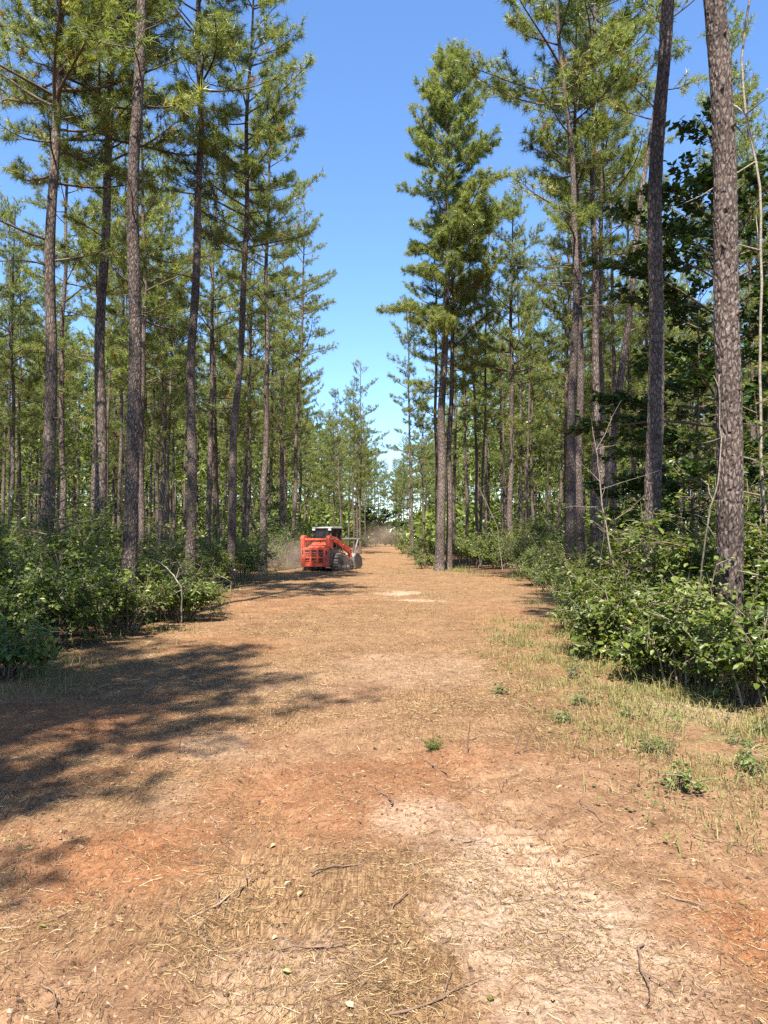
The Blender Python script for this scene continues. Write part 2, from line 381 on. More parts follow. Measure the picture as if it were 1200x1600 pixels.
# ------------------------------------------------------------------ pines
def plates(th, z, r, cw, ch, seed):
    """bark plates on a trunk: (edge distance 0..1, random per plate)"""
    ncol = np.maximum(1, np.round(2 * math.pi * r / cw)).max()
    u = th / (2 * math.pi) * ncol; v = z / ch
    iu, iv = np.floor(u), np.floor(v)
    f1 = np.full(u.shape, 9.0); f2 = np.full(u.shape, 9.0); idr = np.zeros(u.shape)
    for du in (-1, 0, 1):
        for dv in (-1, 0, 1):
            cu, cv = iu + du, iv + dv; cm = np.mod(cu, ncol)
            qx = cu + 0.1 + 0.8 * _hash(cm, cv, seed); qy = cv + 0.1 + 0.8 * _hash(cm, cv, seed + 5)
            d = np.hypot(u - qx, v - qy); rr = _hash(cm, cv, seed + 9)
            closer = d < f1
            f2 = np.where(closer, f1, np.minimum(f2, d)); idr = np.where(closer, rr, idr); f1 = np.where(closer, d, f1)
    return np.clip((f2 - f1) / 0.35, 0, 1), idr

def trunk_mesh(name, path, rad, nseg, mat, relief=0.0, seed=0, dz=None):
    """trunk from a path function path(z)->(x,y), radius function rad(z)"""
    H = path.H
    zs = np.linspace(-0.15, H, int((H + 0.15) / dz) + 1) if dz else np.concatenate([[-0.15, 0, 0.15, 0.4, 0.8], np.linspace(1.3, H, int(H / 0.7))])
    th = np.linspace(0, 2 * math.pi, nseg, endpoint=False)
    T, Z = np.meshgrid(th, zs)
    px, py = path(zs); r = rad(zs)[:, None] * np.ones_like(T)
    r = r * (1 + 0.05 * (vnoise(np.cos(T) * 1.5 + 7 * seed, Z * 1.1 + np.sin(T) * 1.5, seed) - 0.5) * 2)
    if relief > 0:
        jz = Z + 0.05 * (vnoise(T * 3, Z * 7, seed + 3) - 0.5); jt = T + 0.10 * (vnoise(T * 4, Z * 12, seed + 4) - 0.5)
        e, idr = plates(np.mod(jt, 2 * math.pi), jz, rad(zs)[:1].max(), 0.058, 0.15, seed + 20)
        fade = np.clip(rad(zs)[:, None] / rad(zs).max(), 0.35, 1)
        r = r + relief * fade * (sstep(0.05, 0.5, e) * (0.55 + 0.6 * idr) - 0.6) + relief * 0.25 * (vnoise(T * 22, Z * 60, seed + 8) - 0.5)
    V = np.stack([px[:, None] + r * np.cos(T), py[:, None] + r * np.sin(T), Z], -1).reshape(-1, 3)
    n, m = nseg, len(zs)
    i = np.arange(m - 1)[:, None] * n; j = np.arange(n)[None]; j2 = (j + 1) % n
    Q = np.stack([i + j, i + j2, i + n + j2, i + n + j], -1).reshape(-1, 4)
    return raw_mesh(name, V, np.zeros((0, 3), int), Q, None, mat, relief == 0)

class Path:
    def __init__(s, H, lean=(0, 0), bow=(0, 0), wig=0.06, seed=0):
        s.H, s.lean, s.bow, s.wig, s.seed = H, lean, bow, wig, seed
    def __call__(s, z):
        z = np.asarray(z, float); t = np.clip(z / s.H, 0, 1.05)
        w = s.wig * np.minimum(z, 3) / 3
        wx = w * np.sin(z * 0.55 + s.seed) + w * .5 * np.sin(z * 1.3 + 2 * s.seed); wy = w * np.sin(z * 0.47 + 2.1 * s.seed + 1)
        x0 = wx + s.lean[0] * z + s.bow[0] * np.sin(t * math.pi); y0 = wy + s.lean[1] * z + s.bow[1] * np.sin(t * math.pi)
        return x0, y0

def needles(Pn, An, k, nl, nw, rng, spread=0.95):
    """k needles round every shoot point Pn with shoot axis An"""
    T = len(Pn)
    D = norm(An[:, None] * (0.55) + spread * norm(rng.normal(size=(T, k, 3))))
    base = Pn[:, None] + An[:, None] * rng.uniform(-0.07, 0.05, (T, k, 1))
    L = nl * rng.uniform(0.7, 1.15, (T, k, 1))
    side = norm(np.cross(D, rng.normal(size=(T, k, 3)))) * (nw * 0.5)
    tip = base + D * L; tip[..., 2] -= 0.12 * L[..., 0]
    V = np.stack([base - side, base + side, tip], 2).reshape(-1, 3)
    F = np.arange(T * k * 3).reshape(-1, 3)
    return V, F

def pine(name_seed, H, cb, Rc, r0, k=26, nl=0.21, nw=0.016, path=None, dens=1.0, relief=0.0, nseg=10, dz=None, top_pow=0.55, droop=0.0, shoots=1.0, dead=0, side=None, cut=None, mat=None, split=0):
    """meshes of one pine: trunk, limbs, crown (needles), and a list of bare branch meshes"""
    rng = np.random.default_rng(name_seed)
    path = path or Path(H, wig=0.07, seed=name_seed)
    def rad(z):
        z = np.asarray(z, float); t = np.clip(z / H, 0, 1)
        return r0 * (1 - t) ** 0.72 * (0.93 + 0.0 * z) + 0.012 + r0 * 0.35 * np.exp(-np.maximum(z, 0) / 0.22)
    tm = trunk_mesh('trunk', path, rad, nseg, mat or M_BARK, relief, name_seed, dz)
    limb = Acc(); main = []; SP, SA, ST = [], [], []
    nb = int((H - cb) * 5.3 * dens)
    zz = np.sort(cb + (H - 0.25 - cb) * rng.uniform(0, 1, nb) ** 0.85)
    # a few shaggy low branches under the main crown
    zz = np.concatenate([cb - rng.uniform(0.2, 2.2, 3), zz])
    az = rng.uniform(0, 2 * math.pi) + np.arange(len(zz)) * 2.399 + rng.normal(0, 0.5, len(zz))
    for b, (z, a) in enumerate(zip(zz, az)):
        t = np.clip((z - cb) / (H - cb), 0, 1)
        prof = (1 - t) ** top_pow * (0.55 + 0.45 * sstep(0, 0.22, t)) + 0.14
        L = Rc * prof * rng.choice([0.5, 0.75, 0.95, 1.15], p=[.2, .3, .35, .15]) * rng.uniform(0.85, 1.1)
        if side is not None: L *= 1 + side[1] * math.cos(a - side[0])
        L = max(L, 0.35 + 0.35 * rng.uniform())
        el = (0.10 - droop) * (1 - t) + 0.85 * t + rng.normal(0, 0.17)
        d0 = np.array([math.cos(a) * math.cos(el), math.sin(a) * math.cos(el), math.sin(el)])
        s = np.linspace(0, 1, 7)
        x0, y0 = path(z); o = np.array([float(x0), float(y0), z])
        bend = rng.normal(0, 0.12); perp = np.array([-math.sin(a), math.cos(a), 0])
        P = o + d0 * (s * L)[:, None] + np.array([0, 0, 1.0]) * (0.20 * L * (s ** 2 - 0.45 * s))[:, None] + perp * (bend * L * s ** 2)[:, None] + 0.03 * L * np.stack([np.sin(5 * s + b), np.sin(4 * s + 2 * b), np.sin(6 * s + 3 * b)], 1) * s[:, None]
        rb = 0.010 + 0.011 * L
        one = Acc(); main.append((L, one)); one.add(*tube(P, rb * (1 - 0.8 * s), 4), rng.uniform(0, 1))
        nt = max(3, int(L * 5.5 * shoots))
        ss = np.linspace(0.28, 0.98, nt) + rng.normal(0, 0.03, nt)
        tb = rng.normal(0, 0.10)
        for q, sv in enumerate(np.clip(ss, 0.15, 1)):
            i = min(int(sv * 6), 5); f = sv * 6 - i
            p = P[i] * (1 - f) + P[i + 1] * f
            ax = norm(P[i + 1] - P[i])
            sgn = 1 if q % 2 else -1
            td = norm(ax * 0.75 + perp * sgn * rng.uniform(0.4, 1.0) + np.array([0, 0, rng.uniform(-0.10, 0.5)]))
            tl = (0.22 + 0.36 * L * (1.05 - sv)) * rng.uniform(0.6, 1.2)
            e = p + td * tl + np.array([0, 0, 0.10 * tl])
            one.add(*tube(np.stack([p, (p + e) / 2 + np.array([0, 0, -0.02]), e]), [0.009, 0.007, 0.005], 3), rng.uniform(0, 1))
            nsh = max(1, int(tl / 0.125 * shoots + 0.5))
            g = np.linspace(1.0, 0.5, nsh)
            SP.append(p + (e - p) * g[:, None] + rng.normal(0, 0.05, (nsh, 3)))
            SA.append(np.repeat(norm(td + np.array([0, 0, 0.45]))[None], nsh, 0))
            ST.append(np.clip(0.58 + tb + rng.normal(0, 0.16, nsh), 0.09, 1))
        SP.append(P[-1:]); SA.append(norm(d0 + np.array([0, 0, .5]))[None]); ST.append(np.array([0.6]))
    SP, SA, ST = np.concatenate(SP), np.concatenate(SA), np.concatenate(ST)
    brown = rng.uniform(size=len(ST)) < 0.035
    ST = np.where(brown, 0.02, ST)
    if cut is not None:
        keep = cut(SP); SP, SA, ST = SP[keep], SA[keep], ST[keep]
    V, F = needles(SP, norm(SA), k, nl, nw, rng)
    T = np.clip(np.repeat(ST, k) + np.where(np.repeat(brown[cut(SP)] if False else ST < 0.03, k), 0, rng.normal(0, 0.09, len(F))), 0.0, 1)
    T = np.where(np.repeat(ST < 0.03, k), 0.02, np.maximum(T, 0.075))
    nd = raw_mesh('crown', V, F, np.zeros((0, 4), int), T, M_NEEDLE, False)
    bare = []
    main.sort(key=lambda q: -q[0])
    for q, (L, one) in enumerate(main):
        if q < split: bare.append(one.mesh('branch', M_LIMB, True))
        else:
            V_, a3, a4, t_ = one.arrays(); limb.add(V_, a4, t_)
    lm = limb.mesh('limbs', M_LIMB, True)
    for q in range(dead):
        z = cb - 0.3 - rng.uniform(0, 1) * min(5.0, cb * 0.55); a = rng.uniform(0, 2 * math.pi)
        L = rng.uniform(0.5, 2.0); x0, y0 = path(z)
        s = np.linspace(0, 1, 6)
        d0 = np.array([math.cos(a), math.sin(a), rng.uniform(-0.1, 0.35)])
        P = np.array([float(x0), float(y0), z]) + d0 * (s * L)[:, None] + np.array([0, 0, 1.0]) * (rng.normal(0, 0.15) * L * s ** 2)[:, None] + 0.05 * L * np.stack([np.sin(5 * s + q), np.sin(4 * s), np.sin(6 * s + q)], 1) * s[:, None]
        ac = Acc(); ac.add(*tube(P, 0.022 * (1 - 0.75 * s) * (0.6 + L / 4), 5), 0.5)
        for w in range(int(L * 2)):
            i = rng.integers(2, 5); dd = norm(P[i + 1] - P[i] + rng.normal(0, 0.15, 3)) ; e = P[i] + norm(dd + rng.normal(0, 0.6, 3)) * rng.uniform(0.15, 0.5)
            ac.add(*tube(np.stack([P[i], (P[i] + e) / 2, e]), [0.008, 0.006, 0.003], 3), 0.6)
        bare.append(ac.mesh('branch', M_LIMB, True))
    return tm, lm, nd, bare

def make_pine(label, loc, rz=0, group=None, **kw):
    tm, lm, nd, bare = pine(**kw)
    r = thing('pine_tree', label, 'pine tree', loc, rz, group)
    link('trunk', tm, r); link('limbs', lm, r)['kind'] = 'stuff'; link('crown', nd, r)['kind'] = 'stuff'
    for b in bare: link('branch', b, r)
    return r

def gz(x, y): return float(ground_z_base(x, y))
hero_xy = []
G_EDGE = 'tall pines standing along the edges of the clearing'
def hero(px, Y, label, H, cb, Rc, r0, seed, lean=0.0, bow=(0, 0), leany=0.0, **kw):
    x = at_dist(px, Y); hero_xy.append((x, Y))
    kw.setdefault('path', Path(H, (lean, leany), bow, 0.05, seed)); kw.setdefault('split', 32)
    return make_pine(label, (x, Y, gz(x, Y)), 0, G_EDGE, name_seed=seed, H=H, cb=cb, Rc=Rc, r0=r0, **kw)

def stubs(root, path, r0, H, zs, seed):
    rng = np.random.default_rng(seed)
    for z in zs:
        a = rng.uniform(-2.9, -0.3); x0, y0 = path(z); r = r0 * (1 - z / H) ** 0.72; d = np.array([math.cos(a), math.sin(a), .25]); o = np.array([float(x0), float(y0), z]) + d * r * .85
        ac = Acc(); L = rng.uniform(.03, .10); s_ = np.linspace(0, 1, 5); ac.add(*tube(o + d * (s_ * L)[:, None] + rng.normal(0, .004, (5, 3)), np.array([.034, .022, .018, .014, .004]), 7), rng.uniform(0, .6)); link('branch_stub', ac.mesh('branch_stub', M_LIMB, True), root)
# left edge, front to back (photo column, metres ahead)
hero(200, 13.0, 'tall straight pine rising from the dark shrubs, nearest full trunk on the left', 21, 11.5, 2.4, 0.125, 101, lean=0.012, relief=0.016, nseg=48, dz=0.03, dead=3, k=16, nl=0.28, nw=0.022, mat=M_BARKNEAR)
hero(297, 20.5, 'dark trunked pine right of the nearest left pine, with a bare branch reaching left', 23, 12.2, 2.5, 0.145, 102, lean=0.010, relief=0.010, nseg=32, dz=0.05, dead=6, k=23, nl=0.25, nw=0.0175, mat=M_BARKNEAR)
hero(360, 22.5, 'slender pine leaning right at the left track edge, third from the front', 19.5, 10.2, 2.6, 0.125, 103, lean=0.034, relief=0.010, nseg=28, dz=0.06, dead=4, k=23, nl=0.25, nw=0.0175, mat=M_BARKNEAR)
hero(412, 32.0, 'thin straight pine at the track edge just left of the red machine', 21.5, 10.5, 2.9, 0.15, 104, lean=0.008, dead=3)
hero(70, 17.0, 'dark leaning pine near the left picture edge behind the shrubs', 21, 9.0, 3.2, 0.155, 107, lean=0.012, dead=3, nseg=16)
hero(155, 19.0, 'dark straight pine just left of the nearest left trunk with arching low limbs', 22, 10.0, 3.4, 0.155, 108, lean=0.006, dead=6, nseg=16, droop=0.1)
# right edge
near_trunk = hero(1137, 7.8, 'thick grey plated pine trunk nearest the camera on the right', 22, 12.5, 2.6, 0.135, 201, lean=-0.004, relief=0.019, nseg=66, dz=0.026, k=9, nl=0.28, nw=0.045, mat=M_BARKNEAR)
stubs(near_trunk, Path(22, (-0.004, 0), (0, 0), 0.05, 201), 0.135, 22, [2.6, 3.1, 3.9, 4.6, 5.0, 5.9, 6.3, 6.9], 3)
hero(1008, 11.2, 'dark shaded pine trunk leaning slightly, second from the right', 22, 12.5, 2.6, 0.125, 202, lean=0.044, relief=0.017, nseg=48, dz=0.03, k=9, nl=0.28, nw=0.045, mat=M_BARKNEAR)
hero(886, 20.5, 'lit bent pine with sparse wide limbs at the right track edge', 20, 12.0, 2.8, 0.125, 203, lean=-0.020, bow=(0.45, 0), relief=0.010, nseg=28, dz=0.06, dead=5, dens=0.75, k=23, nl=0.25, nw=0.0175, side=(math.pi, 0.1), mat=M_BARKNEAR)
hero(907, 22.5, 'straight lit pine touching the bent pine on the right side', 18, 11.5, 2.0, 0.13, 204, relief=0.010, nseg=28, dz=0.06, k=23, nl=0.25, nw=0.0175, mat=M_BARKNEAR)
hero(930, 22.0, 'dark thick pine in shade just right of the paired lit trunks', 22, 14, 2.4, 0.125, 205, lean=0.006, nseg=16, k=12, nl=0.28, nw=0.03)
hero(924, 20.0, 'strongly right leaning pine with bright mottled trunk', 18, 14.5, 1.8, 0.115, 206, lean=0.138, nseg=16, dead=3)
hero(938, 27.0, 'bright green bushy pine above the right trunks', 22.5, 10.5, 2.7, 0.14, 207, lean=0.01, shoots=1.15)
hero(686, 34.5, 'big cone shaped pine with vine clad base at the right of the track', 24.6, 10.8, 3.6, 0.225, 208, lean=0.026, shoots=1.35, dens=1.6, k=20, nl=0.24, nw=0.022, top_pow=0.62, nseg=16)
hero(701, 35.8, 'lit pale trunk crossing beside the big cone shaped pine', 19, 9.5, 2.8, 0.16, 209, lean=0.016, nseg=14)
hero(797, 37.0, 'slim pine standing alone between the big cone pine and the right trunks', 18.5, 8.0, 2.8, 0.16, 211, lean=0.012, dead=4)

# trees beside and behind the camera that throw the shade in the foreground
PROTO = []
for q in range(6):
    tm, lm, nd, _ = pine(name_seed=300 + q, H=[20, 21.5, 19, 22.5, 20.5, 18][q], cb=[8.2, 9.8, 7.2, 9.6, 8.0, 6.4][q], Rc=[2.6, 2.8, 2.4, 2.7, 2.9, 2.4][q], r0=[.125, .14, .11, .145, .135, .105][q], k=18, nl=0.24, nw=0.022, shoots=0.95, dens=0.62, path=Path([20, 21.5, 19, 22.5, 20.5, 18][q], (0.016 * (q % 3 - 1), 0.006), (0.15 * (q % 2), 0), 0.06, q))
    PROTO.append((tm, lm, nd))
TILT = random.Random(71)
def proto_pine(q, loc, rz, sc, label, group):
    r = thing('pine_tree', label, 'pine tree', loc, rz, group)
    r.scale = (sc,) * 3; r.rotation_euler = (TILT.gauss(0, .016), TILT.gauss(0, .016), rz)
    for nm, me in zip(('trunk', 'limbs', 'crown'), PROTO[q]):
        o = link(nm, me, r)
        if nm != 'trunk': o['kind'] = 'stuff'
    return r
for k, (px, Y, lab, H) in enumerate([
        (439, 46.0, 'pine with a thin pale trunk behind the shrubs left of the machine', 21.5),
        (455, 43.0, 'dark pine whose trunk rises right above the machine cab shrubs', 21.0),
        (143, 27.0, 'thinner pine half hidden behind the dark straight pine on the left', 20.0),
        (98, 29.0, 'pale thin pine between the two dark pines at far left', 20.0),
        (222, 27.0, 'pine with twin looking pale trunk just right of the nearest left pine', 19.0),
        (251, 33.0, 'narrow wavy pine between the two front left trunks', 20.0),
        (683, 39.0, 'dark trunk just behind the big cone shaped pine', 19.0),
        (729, 50.0, 'thin pine behind the big cone pine, to its right', 20.0),
        (645, 60.0, 'thin lit pine on the far right edge of the track', 21.0),
        (553, 72.0, 'pale thin pine on the left edge beyond the mulching head', 17.0),
        (563, 66.0, 'pale slim pine beside the track just beyond the mulching head', 17.5)]):
    x = at_dist(px, Y); hero_xy.append((x, Y)); q = k % 6
    r = proto_pine(q, (x, Y, gz(x, Y)), 1.1 * k, H / [20, 21.5, 19, 22.5, 20.5, 18][q], lab, G_EDGE)
rnd = random.Random(5)
G_SIDE = 'pines standing beside and behind the camera'
for k, (x, y) in enumerate([(-4.4, -0.2), (-5.0, -1.3), (-6.3, -1.0), (-4.2, -1.5), (-5.4, 0.1), (-5.6, -0.9), (-7.9, -1.5), (-9.4, 2.4), (-7.2, -4.6), (-7.0, 6.2), (-9.5, 7.2), (-11, 1.5), (-10.5, 10.5), (6.2, -3.0), (8.0, 1.0), (9.5, 5.5), (7.2, -7), (9.6, 9.2), (-8.4, -8), (-11.5, -8.5), (11.5, 12.5)]):
    hero_xy.append((x, y))
    proto_pine(k % 6, (x, y, gz(x, y)), rnd.uniform(0, 6.28), rnd.uniform(0.95, 1.1) if k > 5 else .88, 'tall pine beside the clearing, outside the picture', G_SIDE)

# the stand behind the edge trees: single pines out to about 75 m, then the track edges out to 200 m
LAB = {('l', 0): 'slender pine in the left stand behind the front row', ('r', 0): 'slender pine in the right stand behind the front row',
       ('l', 1): 'thin distant pine deep in the left stand', ('r', 1): 'thin distant pine deep in the right stand',
       ('l', 2): 'far pine lining the left edge of the track', ('r', 2): 'far pine lining the right edge of the track'}
GRP = {('l', 0): 'pines behind the left front row', ('r', 0): 'pines behind the right front row', ('l', 1): 'distant pines of the left stand', ('r', 1): 'distant pines of the right stand', ('l', 2): 'far pines along the left track edge', ('r', 2): 'far pines along the right track edge'}
far_pts = []; stand = []
ntree = 0
rnd = random.Random(11)
sp = 4.4
for iy in range(0, 45):
    for ix in range(-30, 31):
        x = ix * sp + rnd.uniform(-1.3, 1.3); y = 14 + iy * sp + rnd.uniform(-1.3, 1.3)
        q = rnd.randrange(6); rz = rnd.uniform(0, 6.28); sc = rnd.uniform(0.86, 1.08); drop = rnd.random()
        le, re = float(left_edge(y)) - 0.9, float(right_edge(y)) + 0.9
        if le < x < re: continue
        if abs(x) > 0.60 * y + 4 or drop < 0.15: continue
        if y < 24: continue
        if any((x - a) ** 2 + (y - b) ** 2 < 2.0 ** 2 for a, b in hero_xy): continue
        s = 'l' if x < 0 else 'r'
        edge = (le - 3.5 < x) if s == 'l' else (x < re + 3.5)
        if y < 62 or (edge and y < 210):
            z = 2 if (edge and y > 60) else (0 if y < 42 else 1)
            pr = proto_pine(q, (x, y, gz(x, y)), rz, sc, LAB[(s, z)], GRP[(s, z)]); ntree += 1
            if z == 0: stand.append((600 + FPX * x / y, y, pr))
        elif y < 190 and (y < 110 or drop > 0.5) and abs(x) < 0.56 * y: far_pts.append((x, y, rz, sc))
MARK = [(-9e9, 'left picture border'), (70, 'dark leaning left pine'), (155, 'dark straight left pine'), (200, 'nearest left pine'), (297, 'dark trunked left pine'), (360, 'leaning left pine'), (412, 'pine by the machine'), (512, 'red machine'),
        (686, 'big cone shaped pine'), (797, 'slim lone pine'), (886, 'bent right pine'), (932, 'dark thick right pine'), (1008, 'dark leaning right trunk'), (1137, 'thick grey right trunk'), (9e9, 'right picture border')]
slots = {}
for px, y, pr in stand:
    k = max(i for i, m in enumerate(MARK) if m[0] < px); k = min(k, len(MARK) - 2); slots.setdefault(k, []).append((y, px, pr))
ORD = ['nearest', 'second nearest', 'third nearest', 'fourth nearest', 'fifth nearest', 'sixth nearest', 'seventh nearest', 'eighth nearest', 'ninth nearest', 'tenth nearest']
for k, lst in slots.items():
    for i, (y, px, pr) in enumerate(sorted(lst, key=lambda q: q[0])):
        pr['label'] = '%s stand pine between the %s and the %s' % (ORD[min(i, 9)], MARK[k][1], MARK[k + 1][1])
print('individual fill pines', ntree, 'far', len(far_pts))

def low_pine(seed):
    """cheap pine for the far stand: (V,F,T) of needles and (V,Q) of trunk"""
    rng = np.random.default_rng(seed); H, cb, Rc = rng.uniform(18, 22), rng.uniform(3.5, 7), 2.9
    n = 150
    t = rng.uniform(0, 1, n) ** 0.9; a = rng.uniform(0, 6.283, n)
    r = Rc * ((1 - t) ** 0.75 + 0.06) * rng.uniform(0.15, 1, n) ** 0.6
    P = np.stack([r * np.cos(a), r * np.sin(a), cb + t * (H - cb) + rng.normal(0, .15, n)], 1)
    A = norm(np.stack([np.cos(a), np.sin(a), 0.6 + 0 * a], 1))
    V, F = needles(P, A, 5, 0.78, 0.21, rng)
    T = np.clip(np.repeat(np.clip(0.5 + rng.normal(0, 0.16, n), .09, 1), 5), 0.08, 1)
    tv, tq = tube([(0, 0, 0), (0, 0.05, H * .5), (0, 0, H)], [0.15, 0.11, 0.02], 5)
    return V, F, T, tv, tq
lows = [low_pine(900 + q) for q in range(5)]
aN, aT = Acc(), Acc()
for k, (x, y, rz, sc) in enumerate(far_pts):
    V, F, T, tv, tq = lows[k % 5]; c, s = math.cos(rz), math.sin(rz)
    M = np.array([[c, -s, 0], [s, c, 0], [0, 0, 1]]) * sc; o = np.array([x, y, gz(x, y)])
    aN.add(V @ M.T + o, F, T); aT.add(tv @ M.T + o, tq, 0.5)
SLIM = random.Random(91); n_slim = 0
for k in range(400):
    y = 27 + 45 * SLIM.random(); x = SLIM.uniform(-1, 1) * (0.55 * y); a = SLIM.uniform(.58, .74); rz = SLIM.uniform(0, 6.28)
    if n_slim >= 50 or float(left_edge(y)) - 1.6 < x < float(right_edge(y)) + 1.6 or any((x - q[0]) ** 2 + (y - q[1]) ** 2 < 1.5 for q in hero_xy): continue
    hero_xy.append((x, y)); n_slim += 1; sd = 'left' if x < 0 else 'right'
    r = proto_pine(k % 6, (x, y, gz(x, y)), rz, 1.0, 'slim bare stemmed young pine standing among thicker pines of the %s stand' % sd, 'slim pines of the %s stand' % sd)
    r.scale = (a, a, SLIM.uniform(.85, 1.0))
for k, (x, y, sc) in enumerate([(-4.4, 77, .86), (-5.6, 83, .9), (-3.4, 92, .9), (-4.8, 99, .95), (-2.9, 111, .9), (-3.9, 121, 1.0), (-1.9, 134, .95), (6.0, 78, .9), (5.0, 93, .95), (5.8, 106, 1.0), (4.3, 119, .95), (3.6, 138, .95), (-3.2, 150, 1), (.2, 170, .95), (2.4, 160, .9), (-1.2, 163, .95), (1.4, 178, 1.0)]):
    proto_pine(k * 5 % 6, (x, y, gz(x, y)), 1.7 * k, sc, LAB[('l' if x < 0 else 'r', 2)], GRP[('l' if x < 0 else 'r', 2)])
fr = link('far_pine_wood', aN.mesh('far_pine_wood', M_NEEDLE), None); tag(fr, 'far off pine wood closing the view behind the stand', 'wood', None, 'stuff')
tr = link('trunks', aT.mesh('trunks', M_BARK, True), fr); tr['kind'] = 'stuff'

# ------------------------------------------------------------------ leaves and shrubs
LEAF6 = np.array([(0, 0, 0), (-0.30, 0.32, 0.07), (-0.22, 0.70, 0.05), (0, 1.0, -0.08), (0.22, 0.70, 0.05), (0.30, 0.32, 0.07)], float)
LEAF6F = np.array([(0, 2, 1), (0, 3, 2), (0, 4, 3), (0, 5, 4)])
LEAF4 = np.array([(0, 0, 0), (-0.30, 0.48, 0.06), (0, 1.0, -0.06), (0.30, 0.48, 0.06)], float)
LEAF4F = np.array([(0, 2, 1), (0, 3, 2)])
def frames(Nn, D):
    Y = norm(D - Nn * (D * Nn).sum(-1, keepdims=True)); X = np.cross(Y, Nn)
    return np.stack([X, Y, Nn], 1)
def leaves(P, D, Nn, size, tint, six=True, rng=None, wid=1.0):
    S, F = (LEAF6, LEAF6F) if six else (LEAF4, LEAF4F)
    S = S * np.array([wid, 1, 1])
    B = frames(Nn, D)
    V = P[:, None] + np.einsum('vk,nkc->nvc', S, B) * np.asarray(size).reshape(-1, 1, 1)
    FF = (F[None] + (np.arange(len(P)) * len(S))[:, None, None]).reshape(-1, 3)
    return V.reshape(-1, 3), FF, np.repeat(tint, len(F))

def shrub_data(seed, w, h, nleaf, size, six=True, lean=(0, 0), lump=0.5, clumps=16):
    """stems and leaf positions of one bushy shrub about w wide and h high"""
    rng = np.random.default_rng(seed)
    stem = Acc(); P, D, T = [], [], []
    ends = []
    for c in range(clumps):
        a = rng.uniform(0, 6.283); rr = w * 0.5 * math.sqrt(rng.uniform(0, 1)); hh = h * (0.30 + 0.70 * rng.uniform(0, 1)) * (1 - 0.35 * (rr / (w * .5)) ** 2)
        e = np.array([rr * math.cos(a) + lean[0] * hh, rr * math.sin(a) + lean[1] * hh, hh]); b = np.array([e[0] * 0.25 + rng.normal(0, .08), e[1] * 0.25 + rng.normal(0, .08), 0])
        s = np.linspace(0, 1, 6)[:, None]
        Q = b + (e - b) * s + np.array([0, 0, 1]) * (0.18 * h * np.sin(s * math.pi)) * 0.5 + rng.normal(0, 0.02, (6, 3)) * s
        stem.add(*tube(Q, np.linspace(0.013, 0.004, 6) * (0.6 + h / 3), 4), rng.uniform(0, 0.7))
        ends.append((Q, rng.uniform(0.7, 1.2), rng.normal(0, 0.11)))
    per = max(4, nleaf // clumps)
    for Q, f, tb in ends:
        n = int(per * f); ntw = max(3, n // 9)
        for t in range(ntw):
            s = rng.uniform(0.35, 1) ; i = min(int(s * 5), 4); p = Q[i] + (Q[i + 1] - Q[i]) * (s * 5 - i)
            d = norm(rng.normal(size=3) * np.array([1, 1, 0.7]) + np.array([0, 0, 0.35]) + 0.4 * norm(Q[-1] * np.array([1, 1, 0.2])))
            L = rng.uniform(0.12, 0.42) * (0.5 + lump * min(w, h) * 0.6)
            stem.add(*tube(np.stack([p, p + d * L * .5 + [0, 0, .01], p + d * L]), [0.005, 0.004, 0.002], 3), rng.uniform(0.2, 0.9))
            g = rng.uniform(0.15, 1.05, 9)
            P.append(p + d * (g * L)[:, None] + rng.normal(0, 0.03, (9, 3)))
            D.append(norm(d + rng.normal(0, 0.75, (9, 3)) + np.array([0, 0, -0.15]))); T.append(np.clip(0.45 + tb + rng.normal(0, 0.17, 9), 0, 1))
    P, D, T = np.concatenate(P), np.concatenate(D), np.concatenate(T)
    ok = P[:, 2] > 0.02; P, D, T = P[ok], D[ok], T[ok]
    Nn = norm(rng.normal(0, 0.55, P.shape) + np.array([0, 0, 0.9]) + 0.4 * norm(P - np.array([0, 0, h * .4])))
    sz = size * rng.choice([0.55, 0.8, 1.0, 1.3], len(P), p=[.25, .3, .3, .15]) * rng.uniform(0.85, 1.15, len(P))
    yl = rng.uniform(size=len(P)) < 0.02
    T = np.where(yl, 1.0, T)
    return stem, P, D, Nn, sz, T, rng

def shrub_meshes(seed, w, h, nleaf, size, mat, six=False, **kw):
    stem, P, D, Nn, sz, T, rng = shrub_data(seed, w, h, nleaf, size, **kw)
    V, F, TT = leaves(P, D, Nn, sz, T, six)
    return stem.mesh('stems', M_STEM, True), raw_mesh('foliage', V, F, np.zeros((0, 4), int), TT, mat)

leaf_shapes = {}
def leaf_shape(mat, q):
    key = (mat.name, q)
    if key not in leaf_shapes:
        leaf_shapes[key] = raw_mesh('leaf', LEAF6 * np.array([[0.9, 1.15, 1.35][q % 3], 1, 1]), LEAF6F, np.zeros((0, 4), int), np.full(4, [0.3, 0.5, 0.65, 0.8][q]), mat)
    return leaf_shapes[key]

